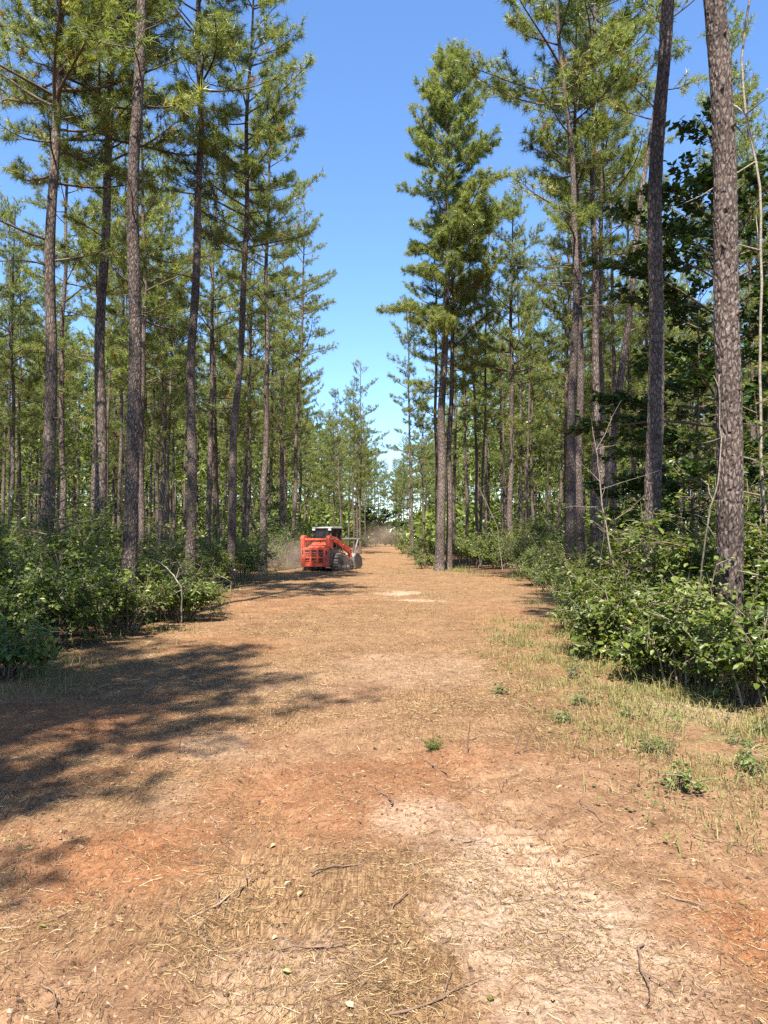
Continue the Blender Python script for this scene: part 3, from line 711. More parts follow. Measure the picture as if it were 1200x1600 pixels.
def near_shrub(label, loc, seed, w, h, nleaf, size, mat, n_single, toward, group, **kw):
    """a shrub close enough to tell single leaves: the ones on the near side are objects, the rest is joined foliage"""
    stem, P, D, Nn, sz, T, rng = shrub_data(seed, w, h, nleaf, size, **kw)
    r = thing('shrub', label, 'shrub', loc, 0, group)
    link('stems', stem.mesh('stems', M_STEM, True), r)
    tw = np.array([toward[0], toward[1], 0.25]); tw /= np.linalg.norm(tw)
    order = np.argsort(-(P @ tw) - 0.4 * (sz / size) + rng.normal(0, 0.25, len(P)))
    one, rest = order[:n_single], order[n_single:]
    V, F, TT = leaves(P[rest], D[rest], Nn[rest], sz[rest], T[rest], True)
    f = link('foliage', raw_mesh('foliage', V, F, np.zeros((0, 4), int), TT, mat), r); f['kind'] = 'stuff'
    B = frames(Nn[one], D[one])
    for k, i in enumerate(one):
        o = link('leaf', leaf_shape(mat, int(np.clip(T[i] * 4, 0, 3))), r)
        M = Matrix(B[k].T.tolist()); o.rotation_euler = M.to_euler(); o.location = P[i]; o.scale = (sz[i] * 1.15,) * 3
    return r

G_RN = 'leafy shrubs along the right edge near the camera'
G_LN = 'shaded shrubs along the left edge near the camera'
def P3(x, y): return (x, y, gz(x, y) - 0.02)
near_shrub('bright leafy shrub hiding the foot of the thick grey pine trunk', P3(3.5, 7.1), 41, 1.25, 1.2, 3510, 0.070, M_LEAF, 80, (-0.5, -1), G_RN, clumps=22)
near_shrub('leafy shrub at the right picture edge beside the thick grey trunk', P3(4.35, 8.0), 42, 1.5, 1.9, 4860, 0.074, M_LEAF, 80, (-0.5, -1), G_RN, clumps=22)
near_shrub('bushy shrub left of the thick grey trunk at its foot', P3(3.1, 8.4), 43, 1.4, 1.05, 4050, 0.066, M_LEAF, 80, (-0.5, -1), G_RN, clumps=22)
near_shrub('high leafy shrub between the thick grey trunk and the dark leaning trunk', P3(3.95, 9.7), 44, 2.0, 2.15, 7020, 0.074, M_LEAF, 80, (-0.5, -1), G_RN, clumps=22)
near_shrub('low rounded shrub at the right track edge below the bare pale sapling', P3(3.05, 9.9), 45, 1.5, 1.0, 4320, 0.066, M_LEAF, 68, (-0.5, -1), G_RN, clumps=22)
near_shrub('tall full shrub right behind the thick grey trunk', P3(4.75, 9.6), 50, 1.9, 2.1, 6210, 0.074, M_LEAF, 40, (-0.5, -1), G_RN, clumps=22)
near_shrub('dense shrub below the dark leaning trunk, behind the low rounded shrub', P3(3.75, 11.4), 51, 2.0, 1.8, 6210, 0.070, M_LEAF, 40, (-0.5, -1), G_RN, clumps=22)
near_shrub('pale leafy shrub at the far left edge in sunlight', P3(-4.35, 8.5), 46, 1.2, 0.75, 2970, 0.070, M_LEAFPALE, 68, (0.5, -1), G_LN, clumps=22)
near_shrub('dark shaded shrub left of the nearest left pine', P3(-5.0, 10.7), 47, 2.0, 1.5, 6210, 0.070, M_LEAF, 68, (0.5, -1), G_LN, clumps=22)
near_shrub('dense dark shrub at the foot of the nearest left pine', P3(-4.35, 12.2), 48, 1.8, 1.45, 5670, 0.066, M_LEAF, 68, (0.5, -1), G_LN, clumps=22)
near_shrub('big dark shrub mass at the left picture edge behind the sunlit shrub', P3(-6.2, 12.0), 49, 2.6, 2.1, 7020, 0.074, M_LEAF, 55, (0.5, -1), G_LN, clumps=22)
near_shrub('tall shaded shrub between the nearest left pine and the picture edge', P3(-5.4, 13.4), 52, 2.4, 2.2, 6750, 0.074, M_LEAF, 40, (0.5, -1), G_LN, clumps=22)
near_shrub('round dark shrub just right of the nearest left pine at the track edge', P3(-3.95, 14.2), 53, 1.8, 1.4, 5400, 0.066, M_LEAF, 40, (0.5, -1), G_LN, clumps=22)

near_shrub('tallest leafy shrub climbing at the right picture border', P3(5.0, 9.3), 54, 1.7, 3.0, 6210, 0.070, M_LEAF, 50, (-0.5, -1), G_RN, clumps=22)
near_shrub('loose bright shrub leaning against the left side of the thick grey trunk', P3(3.25, 7.75), 55, 1.2, 1.45, 2600, .065, M_LEAFPALE, 60, (-0.5, -1), G_RN, clumps=18)
SHRUB = []
for q, (w, h, nl, sz, mt, six) in enumerate([(2.2, 1.9, 4200, 0.075, M_LEAF, False), (2.0, 1.5, 3600, 0.075, M_LEAF, False), (2.4, 2.3, 4200, 0.08, M_LEAFPALE, False), (1.8, 1.2, 3000, 0.07, M_LEAFPALE, False), (2.6, 3.0, 4600, 0.085, M_LEAF, False), (1.5, 0.9, 2200, 0.07, M_LEAFPALE, False)]):
    SHRUB.append(shrub_meshes(500 + q, w, h, nl, sz, mt, six))
def shrub(q, x, y, sc, label, group, rz=None):
    r = thing('shrub', label, 'shrub', P3(x, y), rnd.uniform(0, 6.28) if rz is None else rz, group); r.scale = (sc,) * 3
    link('stems', SHRUB[q][0], r); link('foliage', SHRUB[q][1], r)
    return r
G_LM, G_RM = 'shrubs along the left track edge', 'shrubs along the right track edge'
for px, Y, q, sc, lab in [(245, 14.5, 1, 0.85, 'shaded shrub just right of the nearest left pine'), (225, 17, 0, .95, 'green shrub behind the nearest left pine, to its right'), (275, 18.5, 1, .9, 'dark shrub at the foot of the dark trunked left pine'), (330, 22, 0, .95, 'rounded shrub between the dark trunked pine and the leaning pine on the left'),
                          (380, 27, 2, 1.0, 'tall pale shrub right of the leaning pine on the left'), (340, 25, 4, .8, 'tall green shrub behind the leaning pine on the left'), (300, 24, 0, 1.0, 'green shrub behind the dark trunked left pine'), (395, 33, 0, 1.0, 'green shrub behind the thin straight pine left of the machine'),
                          (430, 36, 2, 1.1, 'pale shrub nearest the machine on its left'), (450, 42, 4, 1.0, 'tall shrub behind the machine to its left'), (470, 47, 2, 1.2, 'pale shrub seen just above the left of the machine cab'), (500, 52, 2, 1.2, 'pale shrub seen behind the machine cab'), (520, 60, 4, 1.0, 'green shrub seen just right of the machine cab'),
                          (60, 15, 0, 1.1, 'dark shrub at far left behind the shaded front shrubs'), (120, 16, 4, .75, 'tall dark shrub below the two dark pines at left'), (10, 17, 1, 1.2, 'dark shrub at the left picture border'), (175, 16, 0, .8, 'shrub behind the nearest left pine, to its left')]:
    shrub(q, at_dist(px, Y), Y, sc, lab, G_LM)
for px, Y, q, sc, lab in [(925, 12.5, 1, .8, 'dark green shrub below the dark thick pine on the right'), (960, 14, 0, .95, 'leafy shrub behind the bare pale sapling'), (905, 16.5, 5, .9, 'small brown stemmed shrub at the foot of the paired lit trunks'), (870, 21, 3, .9, 'pale yellowish shrub left of the paired lit trunks'),
                          (845, 24, 3, 1.1, 'pale yellowish shrub at the bend of the right track edge'), (860, 27, 2, .95, 'tall pale shrub behind the bend of the right edge'), (890, 25, 0, 1.0, 'green shrub behind the paired lit trunks'), (815, 31, 2, 1.0, 'pale shrub beside the slim lone pine'), (775, 35.5, 0, 1.15, 'dark green shrub left of the slim lone pine'),
                          (740, 37, 0, 1.15, 'dark shrub at the right of the big cone pine foot'), (715, 38, 4, .8, 'tall dark shrub behind the big cone pine foot'), (662, 37, 5, 1.1, 'pale low shrub left of the big cone pine foot'), (672, 42, 2, .9, 'pale shrub behind and left of the big cone pine'), (650, 50, 3, 1.2, 'pale far shrub along the right edge left of the big cone pine'),
                          (635, 68, 3, 1.4, 'farthest pale shrub along the right edge'), (1050, 13.5, 4, .9, 'tall dark shrub behind the dark leaning trunk'), (1120, 12.5, 0, 1.1, 'shrub behind the thick grey trunk'), (1180, 11, 4, .85, 'tall shrub at the right picture border'), (1000, 15, 0, 1.1, 'green shrub behind the dark leaning trunk, to its left')]:
    shrub(q, at_dist(px, Y), Y, sc, lab, G_RM)
# understorey inside the stand
rnd = random.Random(21); ns = 0; under = {}
for k in range(700):
    y = 18 + 62 * rnd.random() ** 0.8; x = rnd.uniform(-1, 1) * (0.57 * y + 2)
    if float(left_edge(y)) - 1.2 < x < float(right_edge(y)) + 1.2: continue
    if ns >= 190: break
    s = 'left' if x < 0 else 'right'; ns += 1
    sh = shrub(rnd.choice([0, 1, 1, 2, 3, 3, 4]), x, y, rnd.uniform(0.8, 1.25), 'one of the farther undergrowth shrubs deep in the %s stand' % s, 'undergrowth shrubs of the %s stand' % s)
    px = 600 + FPX * x / y; k_ = min(max(i for i, m in enumerate(MARK) if m[0] < px), len(MARK) - 2); under.setdefault(k_, []).append((y, px, sh))
for k_, lst in under.items():
    for i, (y, px, sh) in enumerate(sorted(lst, key=lambda q: q[0])[:5]):
        sh['label'] = '%s undergrowth shrub between the %s and the %s' % (ORD[i], MARK[k_][1], MARK[k_ + 1][1])
# distant undergrowth as one mass
def far_growth():
    ac = Acc(); rng = np.random.default_rng(77); n = 72000
    y = np.where(rng.uniform(0, 1, n) < .3, rng.uniform(90, 200, n), rng.uniform(60, 190, n)); x = rng.uniform(-1, 1, n) * np.where(rng.uniform(0, 1, n) < .35, 14, 0.58 * y)
    ok = (x < left_edge(y) - 0.5) | (x > right_edge(y) + 0.5); x, y = x[ok], y[ok]
    hgt = np.interp(y, [60, 120], [.8, 2.2]) + 3.6 * sstep(0.35, 0.7, fbm(x / 4, y / 4, 5, 3))
    P = np.stack([x, y, hgt * rng.uniform(0, 1, len(x)) + ground_z_base(x, y)], 1)
    V, F, T = leaves(P, norm(rng.normal(size=P.shape)), norm(rng.normal(0, .6, P.shape) + [0, -.3, .8]), rng.uniform(.25, .55, len(P)) * np.interp(y, [60, 100, 140], [1, 1.3, 2.2]), np.clip(rng.normal(.5, .18, len(P)), 0, 1), False, wid=1.5)
    ac.add(V, F, T)
    tag(link('far_undergrowth', ac.mesh('far_undergrowth', M_LEAF)), 'low green growth under the far pines', 'undergrowth', None, 'stuff')
far_growth()

# ------------------------------------------------------------------ dark broadleaf tree behind the right trunks
def broadleaf(label, loc, seed, H, Rc, z0, nb, mat, size, tilt=0.1, trunk_r=0.09, leafn=90, side=None, px_stem=None, cat='tree'):
    rng = np.random.default_rng(seed); r = thing('broadleaf_tree', label, cat, loc)
    ta = Acc(); s = np.linspace(0, 1, 12)
    tp = np.stack([0.15 * np.sin(3 * s + seed), 0.12 * np.sin(2.4 * s + 1), s * H], 1)
    ta.add(*tube(tp, trunk_r * (1 - 0.85 * s), 8), 0.3)
    link('trunk', ta.mesh('trunk', M_STEM, True), r)
    la = Acc(); P, D, T = [], [], []
    for b in range(nb):
        z = z0 + (H - z0) * (b + rng.uniform(0, 1)) / nb; t = (z - z0) / (H - z0)
        a = b * 2.4 + rng.normal(0, .3); L = Rc * (0.35 + 0.65 * math.sin(min(1, (1 - t) * 1.25 + 0.1) * math.pi / 2)) * rng.uniform(0.6, 1.15)
        if side is not None: L *= 1 + side[1] * math.cos(a - side[0])
        o = np.array([np.interp(z, tp[:, 2], tp[:, 0]), np.interp(z, tp[:, 2], tp[:, 1]), z])
        q = np.linspace(0, 1, 7)[:, None]
        d = np.array([math.cos(a), math.sin(a), tilt + 0.6 * t + rng.normal(0, .1)])
        B = o + d * q * L + np.array([0, 0, -0.12 * L]) * q ** 2 + 0.04 * L * np.sin(5 * q + np.array([b, 2 * b, 3 * b])) * q
        la.add(*tube(B, (0.008 + 0.010 * L) * (1 - 0.8 * q[:, 0]), 4), .3)
        ntw = max(4, int(L * 7))
        tb = rng.normal(0, .12)
        for w in range(ntw):
            sv = rng.uniform(0.25, 1.0); i = min(int(sv * 6), 5); p = B[i] + (B[i + 1] - B[i]) * (sv * 6 - i)
            td = norm(norm(d) * 0.6 + np.array([-math.sin(a), math.cos(a), 0]) * rng.choice([-1, 1]) * rng.uniform(.3, 1.1) + [0, 0, rng.uniform(-.15, .45)])
            tl = rng.uniform(0.25, 0.6) * (0.6 + 0.25 * L)
            la.add(*tube(np.stack([p, p + td * tl * .5, p + td * tl]), [.007, .005, .003], 3), .3)
            n = max(6, int(leafn * tl / 4.5)); g = rng.uniform(.2, 1.05, n)
            P.append(p + td * (g * tl)[:, None] + rng.normal(0, .035, (n, 3))); D.append(norm(td + rng.normal(0, .7, (n, 3)))); T.append(np.clip(.5 + tb + rng.normal(0, .18, n), 0, 1))
    P, D, T = map(np.concatenate, (P, D, T))
    Nn = norm(rng.normal(0, .5, P.shape) + [0, 0, 1.0])
    V, F, TT = leaves(P, D, Nn, size * rng.uniform(.7, 1.25, len(P)), T, False)
    link('limbs', la.mesh('limbs', M_STEM, True), r); link('crown', raw_mesh('crown', V, F, np.zeros((0, 4), int), TT, mat), r)
    return r
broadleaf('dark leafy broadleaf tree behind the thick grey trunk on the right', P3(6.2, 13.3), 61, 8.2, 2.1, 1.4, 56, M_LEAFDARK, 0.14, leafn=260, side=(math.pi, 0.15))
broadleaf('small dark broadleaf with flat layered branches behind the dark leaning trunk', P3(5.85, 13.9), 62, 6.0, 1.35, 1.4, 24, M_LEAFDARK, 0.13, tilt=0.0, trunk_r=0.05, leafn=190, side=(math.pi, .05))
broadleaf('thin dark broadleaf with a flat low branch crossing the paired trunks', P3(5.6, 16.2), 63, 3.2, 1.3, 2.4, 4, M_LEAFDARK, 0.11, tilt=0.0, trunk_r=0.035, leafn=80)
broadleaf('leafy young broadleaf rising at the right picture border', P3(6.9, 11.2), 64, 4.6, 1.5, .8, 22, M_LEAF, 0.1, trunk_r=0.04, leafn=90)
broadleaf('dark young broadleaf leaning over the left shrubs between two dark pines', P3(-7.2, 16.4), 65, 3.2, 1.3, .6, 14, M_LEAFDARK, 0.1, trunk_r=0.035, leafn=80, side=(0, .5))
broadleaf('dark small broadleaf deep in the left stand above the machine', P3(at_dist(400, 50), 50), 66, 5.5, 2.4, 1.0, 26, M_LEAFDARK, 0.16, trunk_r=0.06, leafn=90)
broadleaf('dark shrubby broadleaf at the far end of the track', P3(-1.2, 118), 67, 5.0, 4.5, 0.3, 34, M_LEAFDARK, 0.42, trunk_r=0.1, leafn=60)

broadleaf('thin leafy sapling standing up out of the right shrubs between the near trunks', P3(3.75, 9.0), 68, 2.7, .55, .7, 12, M_LEAF, 0.075, trunk_r=0.016, leafn=80)
broadleaf('leafy sapling just right of the thick grey trunk, above the shrubs', P3(4.35, 8.7), 69, 3.3, .7, .9, 14, M_LEAF, 0.08, trunk_r=0.018, leafn=80)
broadleaf('short yellow green sapling at the tip of the right shrub bank', P3(3.35, 10.4), 70, 1.9, .5, .5, 9, M_LEAFPALE, 0.07, trunk_r=0.013, leafn=80)
broadleaf('thin leafy sapling rising above the dark left shrubs near the picture border', P3(-5.7, 12.6), 71, 3.1, .8, .8, 12, M_LEAF, 0.085, trunk_r=0.018, leafn=80)
broadleaf('small yellow green sapling right of the nearest left pine', P3(-4.2, 14.9), 72, 2.2, .7, .5, 10, M_LEAFPALE, 0.08, trunk_r=0.015, leafn=80)
# bare saplings, sticks and vines
def bare_stick(name, label, cat, pts, r0, r1, mat, tint, twigs=6, seed=0, group=None, tw=0.35):
    rng = np.random.default_rng(seed); pts = np.asarray(pts, float)
    s = np.linspace(0, 1, 24); k = np.linspace(0, 1, len(pts))
    P = np.stack([np.interp(s, k, pts[:, c]) for c in range(3)], 1)
    for _ in range(2): P[1:-1] = (P[:-2] + 2 * P[1:-1] + P[2:]) / 4
    P = P + rng.normal(0, 0.006, P.shape) + 0.02 * np.stack([np.sin(9 * s + seed), np.sin(8 * s + 1), 0 * s], 1)
    base = P[0].copy()
    root = thing(name, label, cat, base, 0, group)
    a = Acc(); a.add(*tube(P - base, r0 + (r1 - r0) * s, 6), tint); link('stem', a.mesh('stem', mat, True), root)
    if twigs:
        b = Acc()
        for q in range(twigs):
            i = rng.integers(6, 23); d = norm(rng.normal(size=3) + [0, 0, .4]); L = rng.uniform(.4, 1.2) * tw
            Q = P[i] - base + d * (np.linspace(0, 1, 4) * L)[:, None] + rng.normal(0, .02, (4, 3)) * np.linspace(0, 1, 4)[:, None]
            b.add(*tube(Q, np.linspace(r1 * .8 + .002, .0015, 4), 4), tint)
        link('twigs', b.mesh('twigs', mat, True), root)
    return root
bare_stick('bare_sapling', 'slender pale bare sapling leaning left out of the right shrubs', 'sapling', [(3.65, 10.9, 0), (3.5, 11, .9), (3.3, 11.1, 2.0), (3.22, 11.1, 2.7), (3.15, 11.1, 3.4)], .018, .004, M_DEAD, .5, 10, 1, None, .8)
bare_stick('hanging_vine', 'pale bare vine hanging against the thick grey trunk', 'vine', [(3.4, 8.0, .9), (3.42, 7.75, 1.7), (3.50, 7.7, 2.2), (3.53, 7.7, 2.9), (3.55, 7.68, 3.3)], .010, .006, M_DEAD, .5, 6, 2, None, .35)
bare_stick('hanging_vine', 'long pale vine stem climbing at the right picture border', 'vine', [(4.9, 9.2, 0), (4.75, 9.2, 2.5), (4.72, 9.2, 4.0), (4.78, 9.2, 6.0), (4.55, 9.2, 7.4), (4.85, 9.2, 9.5)], .019, .014, M_DEAD, .75, 6, 3, None, 1.0)
bare_stick('fallen_branch', 'long pale bare branch arching down from the left shrubs to the ground', 'branch', [tuple(pix(285, 972, .05)), (-3.62, 13.2, .7), (-4.05, 13.4, 1.15), (-4.9, 13.8, 1.25)], .014, .006, M_DEAD, .8, 5, 4, None, .3)
bare_stick('fallen_branch', 'shorter pale bare branch curving beside the longer one at left', 'branch', [(-3.75, 14.3, .25), (-3.8, 14.4, .75), (-4.1, 14.5, 1.15)], .010, .005, M_DEAD, .6, 3, 5, None, .25)
bare_stick('bare_sapling', 'pale dead spreading sapling in the left stand between trunks', 'sapling', [(-7.9, 25, 0), (-7.6, 25, 2.5), (-7.0, 25, 4.6), (-6.2, 25, 6.0)], .018, .006, M_DEAD, .5, 16, 6, None, 1.8)
bare_stick('bare_sapling', 'bare grey sapling between the leaning pine and the dark trunk at right', 'sapling', [(5.2, 17.6, 0), (5.15, 17.6, 3), (4.9, 17.6, 6.5)], .02, .008, M_DEAD, .3, 8, 7, None, .8)
bare_stick('bare_sapling', 'thin bare sapling left of the big cone pine', 'sapling', [(5.3, 33, 0), (5.1, 33, 2.0), (4.2, 33, 3.9)], .02, .008, M_DEAD, .5, 8, 8, None, .8)

# ------------------------------------------------------------------ red tracked loader with mulching head
import bmesh
def bm_obj(name, bm, mat, parent, bevel=0.0, smooth=False):
    if bevel:
        bmesh.ops.bevel(bm, geom=[e for e in bm.edges], offset=bevel, segments=1, affect='EDGES', clamp_overlap=True)
    bmesh.ops.recalc_face_normals(bm, faces=bm.faces)
    me = bpy.data.meshes.new(name); bm.to_mesh(me); bm.free(); me.materials.append(mat)
    if smooth:
        for p in me.polygons: p.use_smooth = True
    return link(name, me, parent)
def bx(bm, x0, x1, y0, y1, z0, z1):
    vs_ = [bm.verts.new((x, y, z)) for z in (z0, z1) for y in (y0, y1) for x in (x0, x1)]
    for f in ((0, 2, 3, 1), (4, 5, 7, 6), (0, 1, 5, 4), (2, 6, 7, 3), (0, 4, 6, 2), (1, 3, 7, 5)): bm.faces.new([vs_[i] for i in f])
def prism(bm, poly, x0, x1):
    """extrude a (y,z) outline along x"""
    a = [bm.verts.new((x0, y, z)) for y, z in poly]; b = [bm.verts.new((x1, y, z)) for y, z in poly]
    bm.faces.new(a); bm.faces.new(b[::-1]); n = len(poly)
    for i in range(n): bm.faces.new([a[i], b[i], b[(i + 1) % n], a[(i + 1) % n]])
def cyl(bm, c, axis, r, L, n=16, r2=None):
    mtx = Matrix.Translation(c) @ Vector((0, 0, 1)).rotation_difference(Vector(axis)).to_matrix().to_4x4()
    bmesh.ops.create_cone(bm, cap_ends=True, segments=n, radius1=r, radius2=r if r2 is None else r2, depth=L, matrix=mtx)
def bar(bm, pts, r, n=8):
    V, Q = tube(pts, r, n)
    v = [bm.verts.new(p) for p in V]
    for q in Q: bm.faces.new([v[i] for i in q])
    bm.faces.new(v[:n][::-1]); bm.faces.new(v[-n:])

M_RED = plain_mat('red_paint', (0.54, 0.050, 0.018), 0.42, 0, 0.45, 0.26, (0.36, 0.20, 0.12), 9)
M_DGREY = plain_mat('dark_grey_paint', (0.05, 0.05, 0.052), 0.5, 0, 0.4, 0.22)
M_BLACK = plain_mat('black_recess', (0.018, 0.018, 0.018), 0.7, 0, 0.3, 0.12)
M_RUBBER = plain_mat('dusty_rubber', (0.085, 0.075, 0.066), 0.85, 0, 0.2, 0.42, (0.30, 0.215, 0.15), 9)
M_STEEL = plain_mat('worn_grey_steel', (0.17, 0.16, 0.15), 0.55, 0.25, 0.4, 0.3)
M_ROOF = plain_mat('silver_roof', (0.30, 0.295, 0.28), 0.4, 0.1, 0.5, 0.12)
def glass_mat():
    m, n, l = mat_new('tinted_glass')
    p = N(n, 'ShaderNodeBsdfPrincipled', inp={'Base Color': (0.03, 0.035, 0.035, 1), 'Roughness': 0.12, 'Specular IOR Level': 0.5})
    t = N(n, 'ShaderNodeBsdfTransparent', inp={'Color': (0.45, 0.5, 0.48, 1)})
    mx = N(n, 'ShaderNodeMixShader', inp={0: 0.45}); l.new(p.outputs[0], mx.inputs[1]); l.new(t.outputs[0], mx.inputs[2])
    o = N(n, 'ShaderNodeOutputMaterial'); l.new(mx.outputs[0], o.inputs[0]); return m
M_GLASS = glass_mat()
M_LAMP = plain_mat('lamp_lens', (0.7, 0.7, 0.68), 0.2, 0, 0.6, 0.05)

def loader():
    x, y = at_dist(512, 35.2), 35.2
    r = thing('track_loader', 'red tracked loader with a mulching head driving away along the track', 'track loader', (x, y, gz(x, y) - 0.02), R(-22))
    # body
    bm = bmesh.new(); prism(bm, [(-1.2, .30), (-1.2, 1.05), (-.5, 1.05), (-.4, .95), (.85, .80), (.95, .30)], -.55, .55)
    body = bm_obj('body', bm, M_DGREY, r, .02)
    for s in (-1, 1):
        bm = bmesh.new(); prism(bm, [(-1.24, .26), (-1.24, 1.08), (-1.02, 1.08), (-.86, .78), (-.86, .26)], s * .66 - .06, s * .66 + .06)
        bm_obj('side_guard', bm, M_DGREY, body, .015)
    # rear door: frame bars with openings, slats inside
    door = None
    bm = bmesh.new(); z0, z1 = .22, 1.10
    cols = [(-.72, -.52), (-.27, -.17), (.08, .18), (.43, .72)]
    for a, b in cols: bx(bm, a, b, -1.34, -1.26, z0, z1)
    rows = [(z0, .36), (.60, .665), (.985, z1)]
    for (a, b) in [(-.52, -.27), (-.17, .08), (.18, .43)]:
        for c, d in rows: bx(bm, a, b, -1.337, -1.263, c, d)
    door = bm_obj('rear_door', bm, M_RED, r, .006)
    bm = bmesh.new(); bx(bm, -.56, .47, -1.262, -1.25, .3, 1.04); bm_obj('radiator_screen', bm, M_BLACK, door)
    for (a, b) in [(-.52, -.27), (-.17, .08), (.18, .43)]:
        for c, d in ((.36, .60), (.665, .985)):
            bm = bmesh.new(); k = 3 if d < .7 else 4
            for q in range(k):
                zq = c + (q + .5) * (d - c) / k; prism(bm, [(-1.300, zq - .010), (-1.294, zq - .014), (-1.268, zq + .006), (-1.274, zq + .010)], a, b)
            bm_obj('grille', bm, M_RED, door)
    for s, xx in ((-1, -.62), (1, .60)):
        for (c, d) in ((.78, .98), (.52, .57)):
            bm = bmesh.new(); bx(bm, xx - .035, xx + .035, -1.347, -1.337, c, d); bm_obj('tail_light' if d > .7 else 'latch', bm, M_BLACK, door, .004)
    # hood on top of the engine
    bm = bmesh.new(); prism(bm, [(-1.30, 1.10), (-.62, 1.36), (-.62, 1.05), (-1.30, 1.05)], -.42, .42); hood = bm_obj('hood', bm, M_RED, r, .02)
    bm = bmesh.new(); cyl(bm, (.28, -.8, 1.42), (0, 0, 1), .035, .3, 10); bm_obj('exhaust', bm, M_DGREY, hood)
    # rear arm towers, cross tube, arms
    for s in (-1, 1):
        bm = bmesh.new(); prism(bm, [(-1.33, 1.12), (-1.36, 1.55), (-1.24, 1.66), (-1.02, 1.64), (-.88, 1.40), (-.95, 1.05), (-1.2, 1.05)], s * .66 - .09, s * .66 + .09)
        tw = bm_obj('arm_tower', bm, M_RED, r, .02)
        bm = bmesh.new(); cyl(bm, (s * .66, -1.14, 1.48), (1, 0, 0), .06, .22, 14); bm_obj('pivot_pin', bm, M_STEEL, tw)
        bm = bmesh.new(); prism(bm, [(-1.12, 1.63), (-.55, 1.56), (.60, 1.17), (1.02, 1.08), (1.12, .92), (1.18, .42), (1.0, .38), (.90, .80), (.50, .93), (-.62, 1.34), (-.95, 1.36)], s * .70 - .055, s * .70 + .055)
        arm = bm_obj('lift_arm', bm, M_RED, r, .014)
        bm = bmesh.new()
        for yy, zz in ((-.95, 1.5), (-.5, 1.45), (.2, 1.2), (.95, .98), (1.08, .55)): cyl(bm, (s * .70, yy, zz), (1, 0, 0), .045, .15, 10)
        bm_obj('pins', bm, M_STEEL, arm)
        bm = bmesh.new(); bar(bm, [(s * .62, -.75, .85), (s * .62, -.1, 1.0)], .05); bar(bm, [(s * .62, -.1, 1.0), (s * .62, .65, 1.12)], .03); bm_obj('lift_cylinder', bm, M_STEEL, arm)
    bm = bmesh.new(); cyl(bm, (0, -1.2, 1.46), (1, 0, 0), .055, 1.2, 14); bm_obj('cross_tube', bm, M_RED, r, smooth=False)
    # cab: posts, roof, panes, seat
    bm = bmesh.new()
    zt, zb = 1.98, 1.04
    for sx in (-1, 1):
        for yy in (-.55, .05, .55): bx(bm, sx * .44 - .035, sx * .44 + .035, yy - .035, yy + .035, zb, zt)
        bx(bm, sx * .44 - .03, sx * .44 + .03, -.52, .52, zb - .05, zb + .05)
    for yy in (-.55, .55): bx(bm, -.405, .405, yy - .03, yy + .03, zb - .05, zb + .05); bx(bm, -.405, .405, yy - .03, yy + .03, zt - .09, zt)
    cab = bm_obj('cab', bm, M_BLACK, r)
    bm = bmesh.new(); prism(bm, [(-.64, zt + .002), (-.64, zt + .05), (-.5, zt + .085), (.5, zt + .085), (.66, zt + .05), (.66, zt + .002)], -.50, .50); bm_obj('cab_roof', bm, M_ROOF, cab, .02)
    for nm, a in (('rear_window', (-.405, .405, -.556, -.548, zb + .05, zt - .09)), ('windshield', (-.405, .405, .548, .556, zb + .05, zt - .09)), ('side_window', (.438, .446, -.515, .515, zb + .05, zt - .002)), ('side_window', (-.446, -.438, -.515, .515, zb + .05, zt - .002))):
        bm = bmesh.new(); bx(bm, *a); bm_obj(nm, bm, M_GLASS, cab)
    bm = bmesh.new()
    for s in (-1, 1):
        for q in range(6): bx(bm, s * .452 - .004, s * .452 + .004, -.515, .515, 1.2 + q * .12, 1.215 + q * .12)
    bm_obj('side_screen', bm, M_BLACK, cab)
    for xx in (-.42, .42):
        bm = bmesh.new(); bx(bm, xx - .07, xx + .07, -.66, -.60, 1.89, 1.965); bm_obj('work_lamp', bm, M_LAMP, cab, .01)
    bm = bmesh.new(); bx(bm, -.25, .25, -.3, .15, 1.05, 1.2); bx(bm, -.25, .25, -.38, -.26, 1.2, 1.72); bx(bm, -.13, .13, -.37, -.28, 1.74, 1.88); bm_obj('seat', bm, M_BLACK, cab, .02)
    # tracks
    for s in (-1, 1):
        xo, xi = s * .92, s * .58
        prof = []
        def arc(cy, cz, rr, a0, a1, n):
            for k in range(n + 1):
                a = R(a0 + (a1 - a0) * k / n); prof.append((cy + rr * math.cos(a), cz + rr * math.sin(a)))
        arc(-.62, .23, .23, 270, 190, 5); arc(-.42, .56, .24, 178, 70, 7); arc(.72, .25, .25, 62, -90, 8)
        bm = bmesh.new(); prism(bm, prof, min(xo, xi), max(xo, xi))
        tk = bm_obj('track_belt', bm, M_RUBBER, r, 0)
        # cleats round the belt
        pp = np.array(prof + prof[:1]); seg = np.linalg.norm(np.diff(pp, axis=0), axis=1); cum = np.concatenate([[0], np.cumsum(seg)])
        nl = 30
        bm = bmesh.new()
        for q in range(nl):
            d = (q + .5) / nl * cum[-1]; py, pz = np.interp(d, cum, pp[:, 0]), np.interp(d, cum, pp[:, 1])
            e = .01; t = np.array([np.interp((d + e) % cum[-1], cum, pp[:, 0]) - np.interp((d - e) % cum[-1], cum, pp[:, 0]), np.interp((d + e) % cum[-1], cum, pp[:, 1]) - np.interp((d - e) % cum[-1], cum, pp[:, 1])]); t /= max(np.linalg.norm(t), 1e-6)
            nn = np.array([t[1], -t[0]])
            if np.dot(nn, np.array([py - .05, pz - .33])) < 0: nn = -nn
            c = np.array([py, pz]); w = .038; hh = .032
            prism(bm, [tuple(c - t * w - nn * .01), tuple(c + t * w - nn * .01), tuple(c + t * w * .75 + nn * hh), tuple(c - t * w * .75 + nn * hh)], min(xo, xi) + .004, max(xo, xi) - .004)
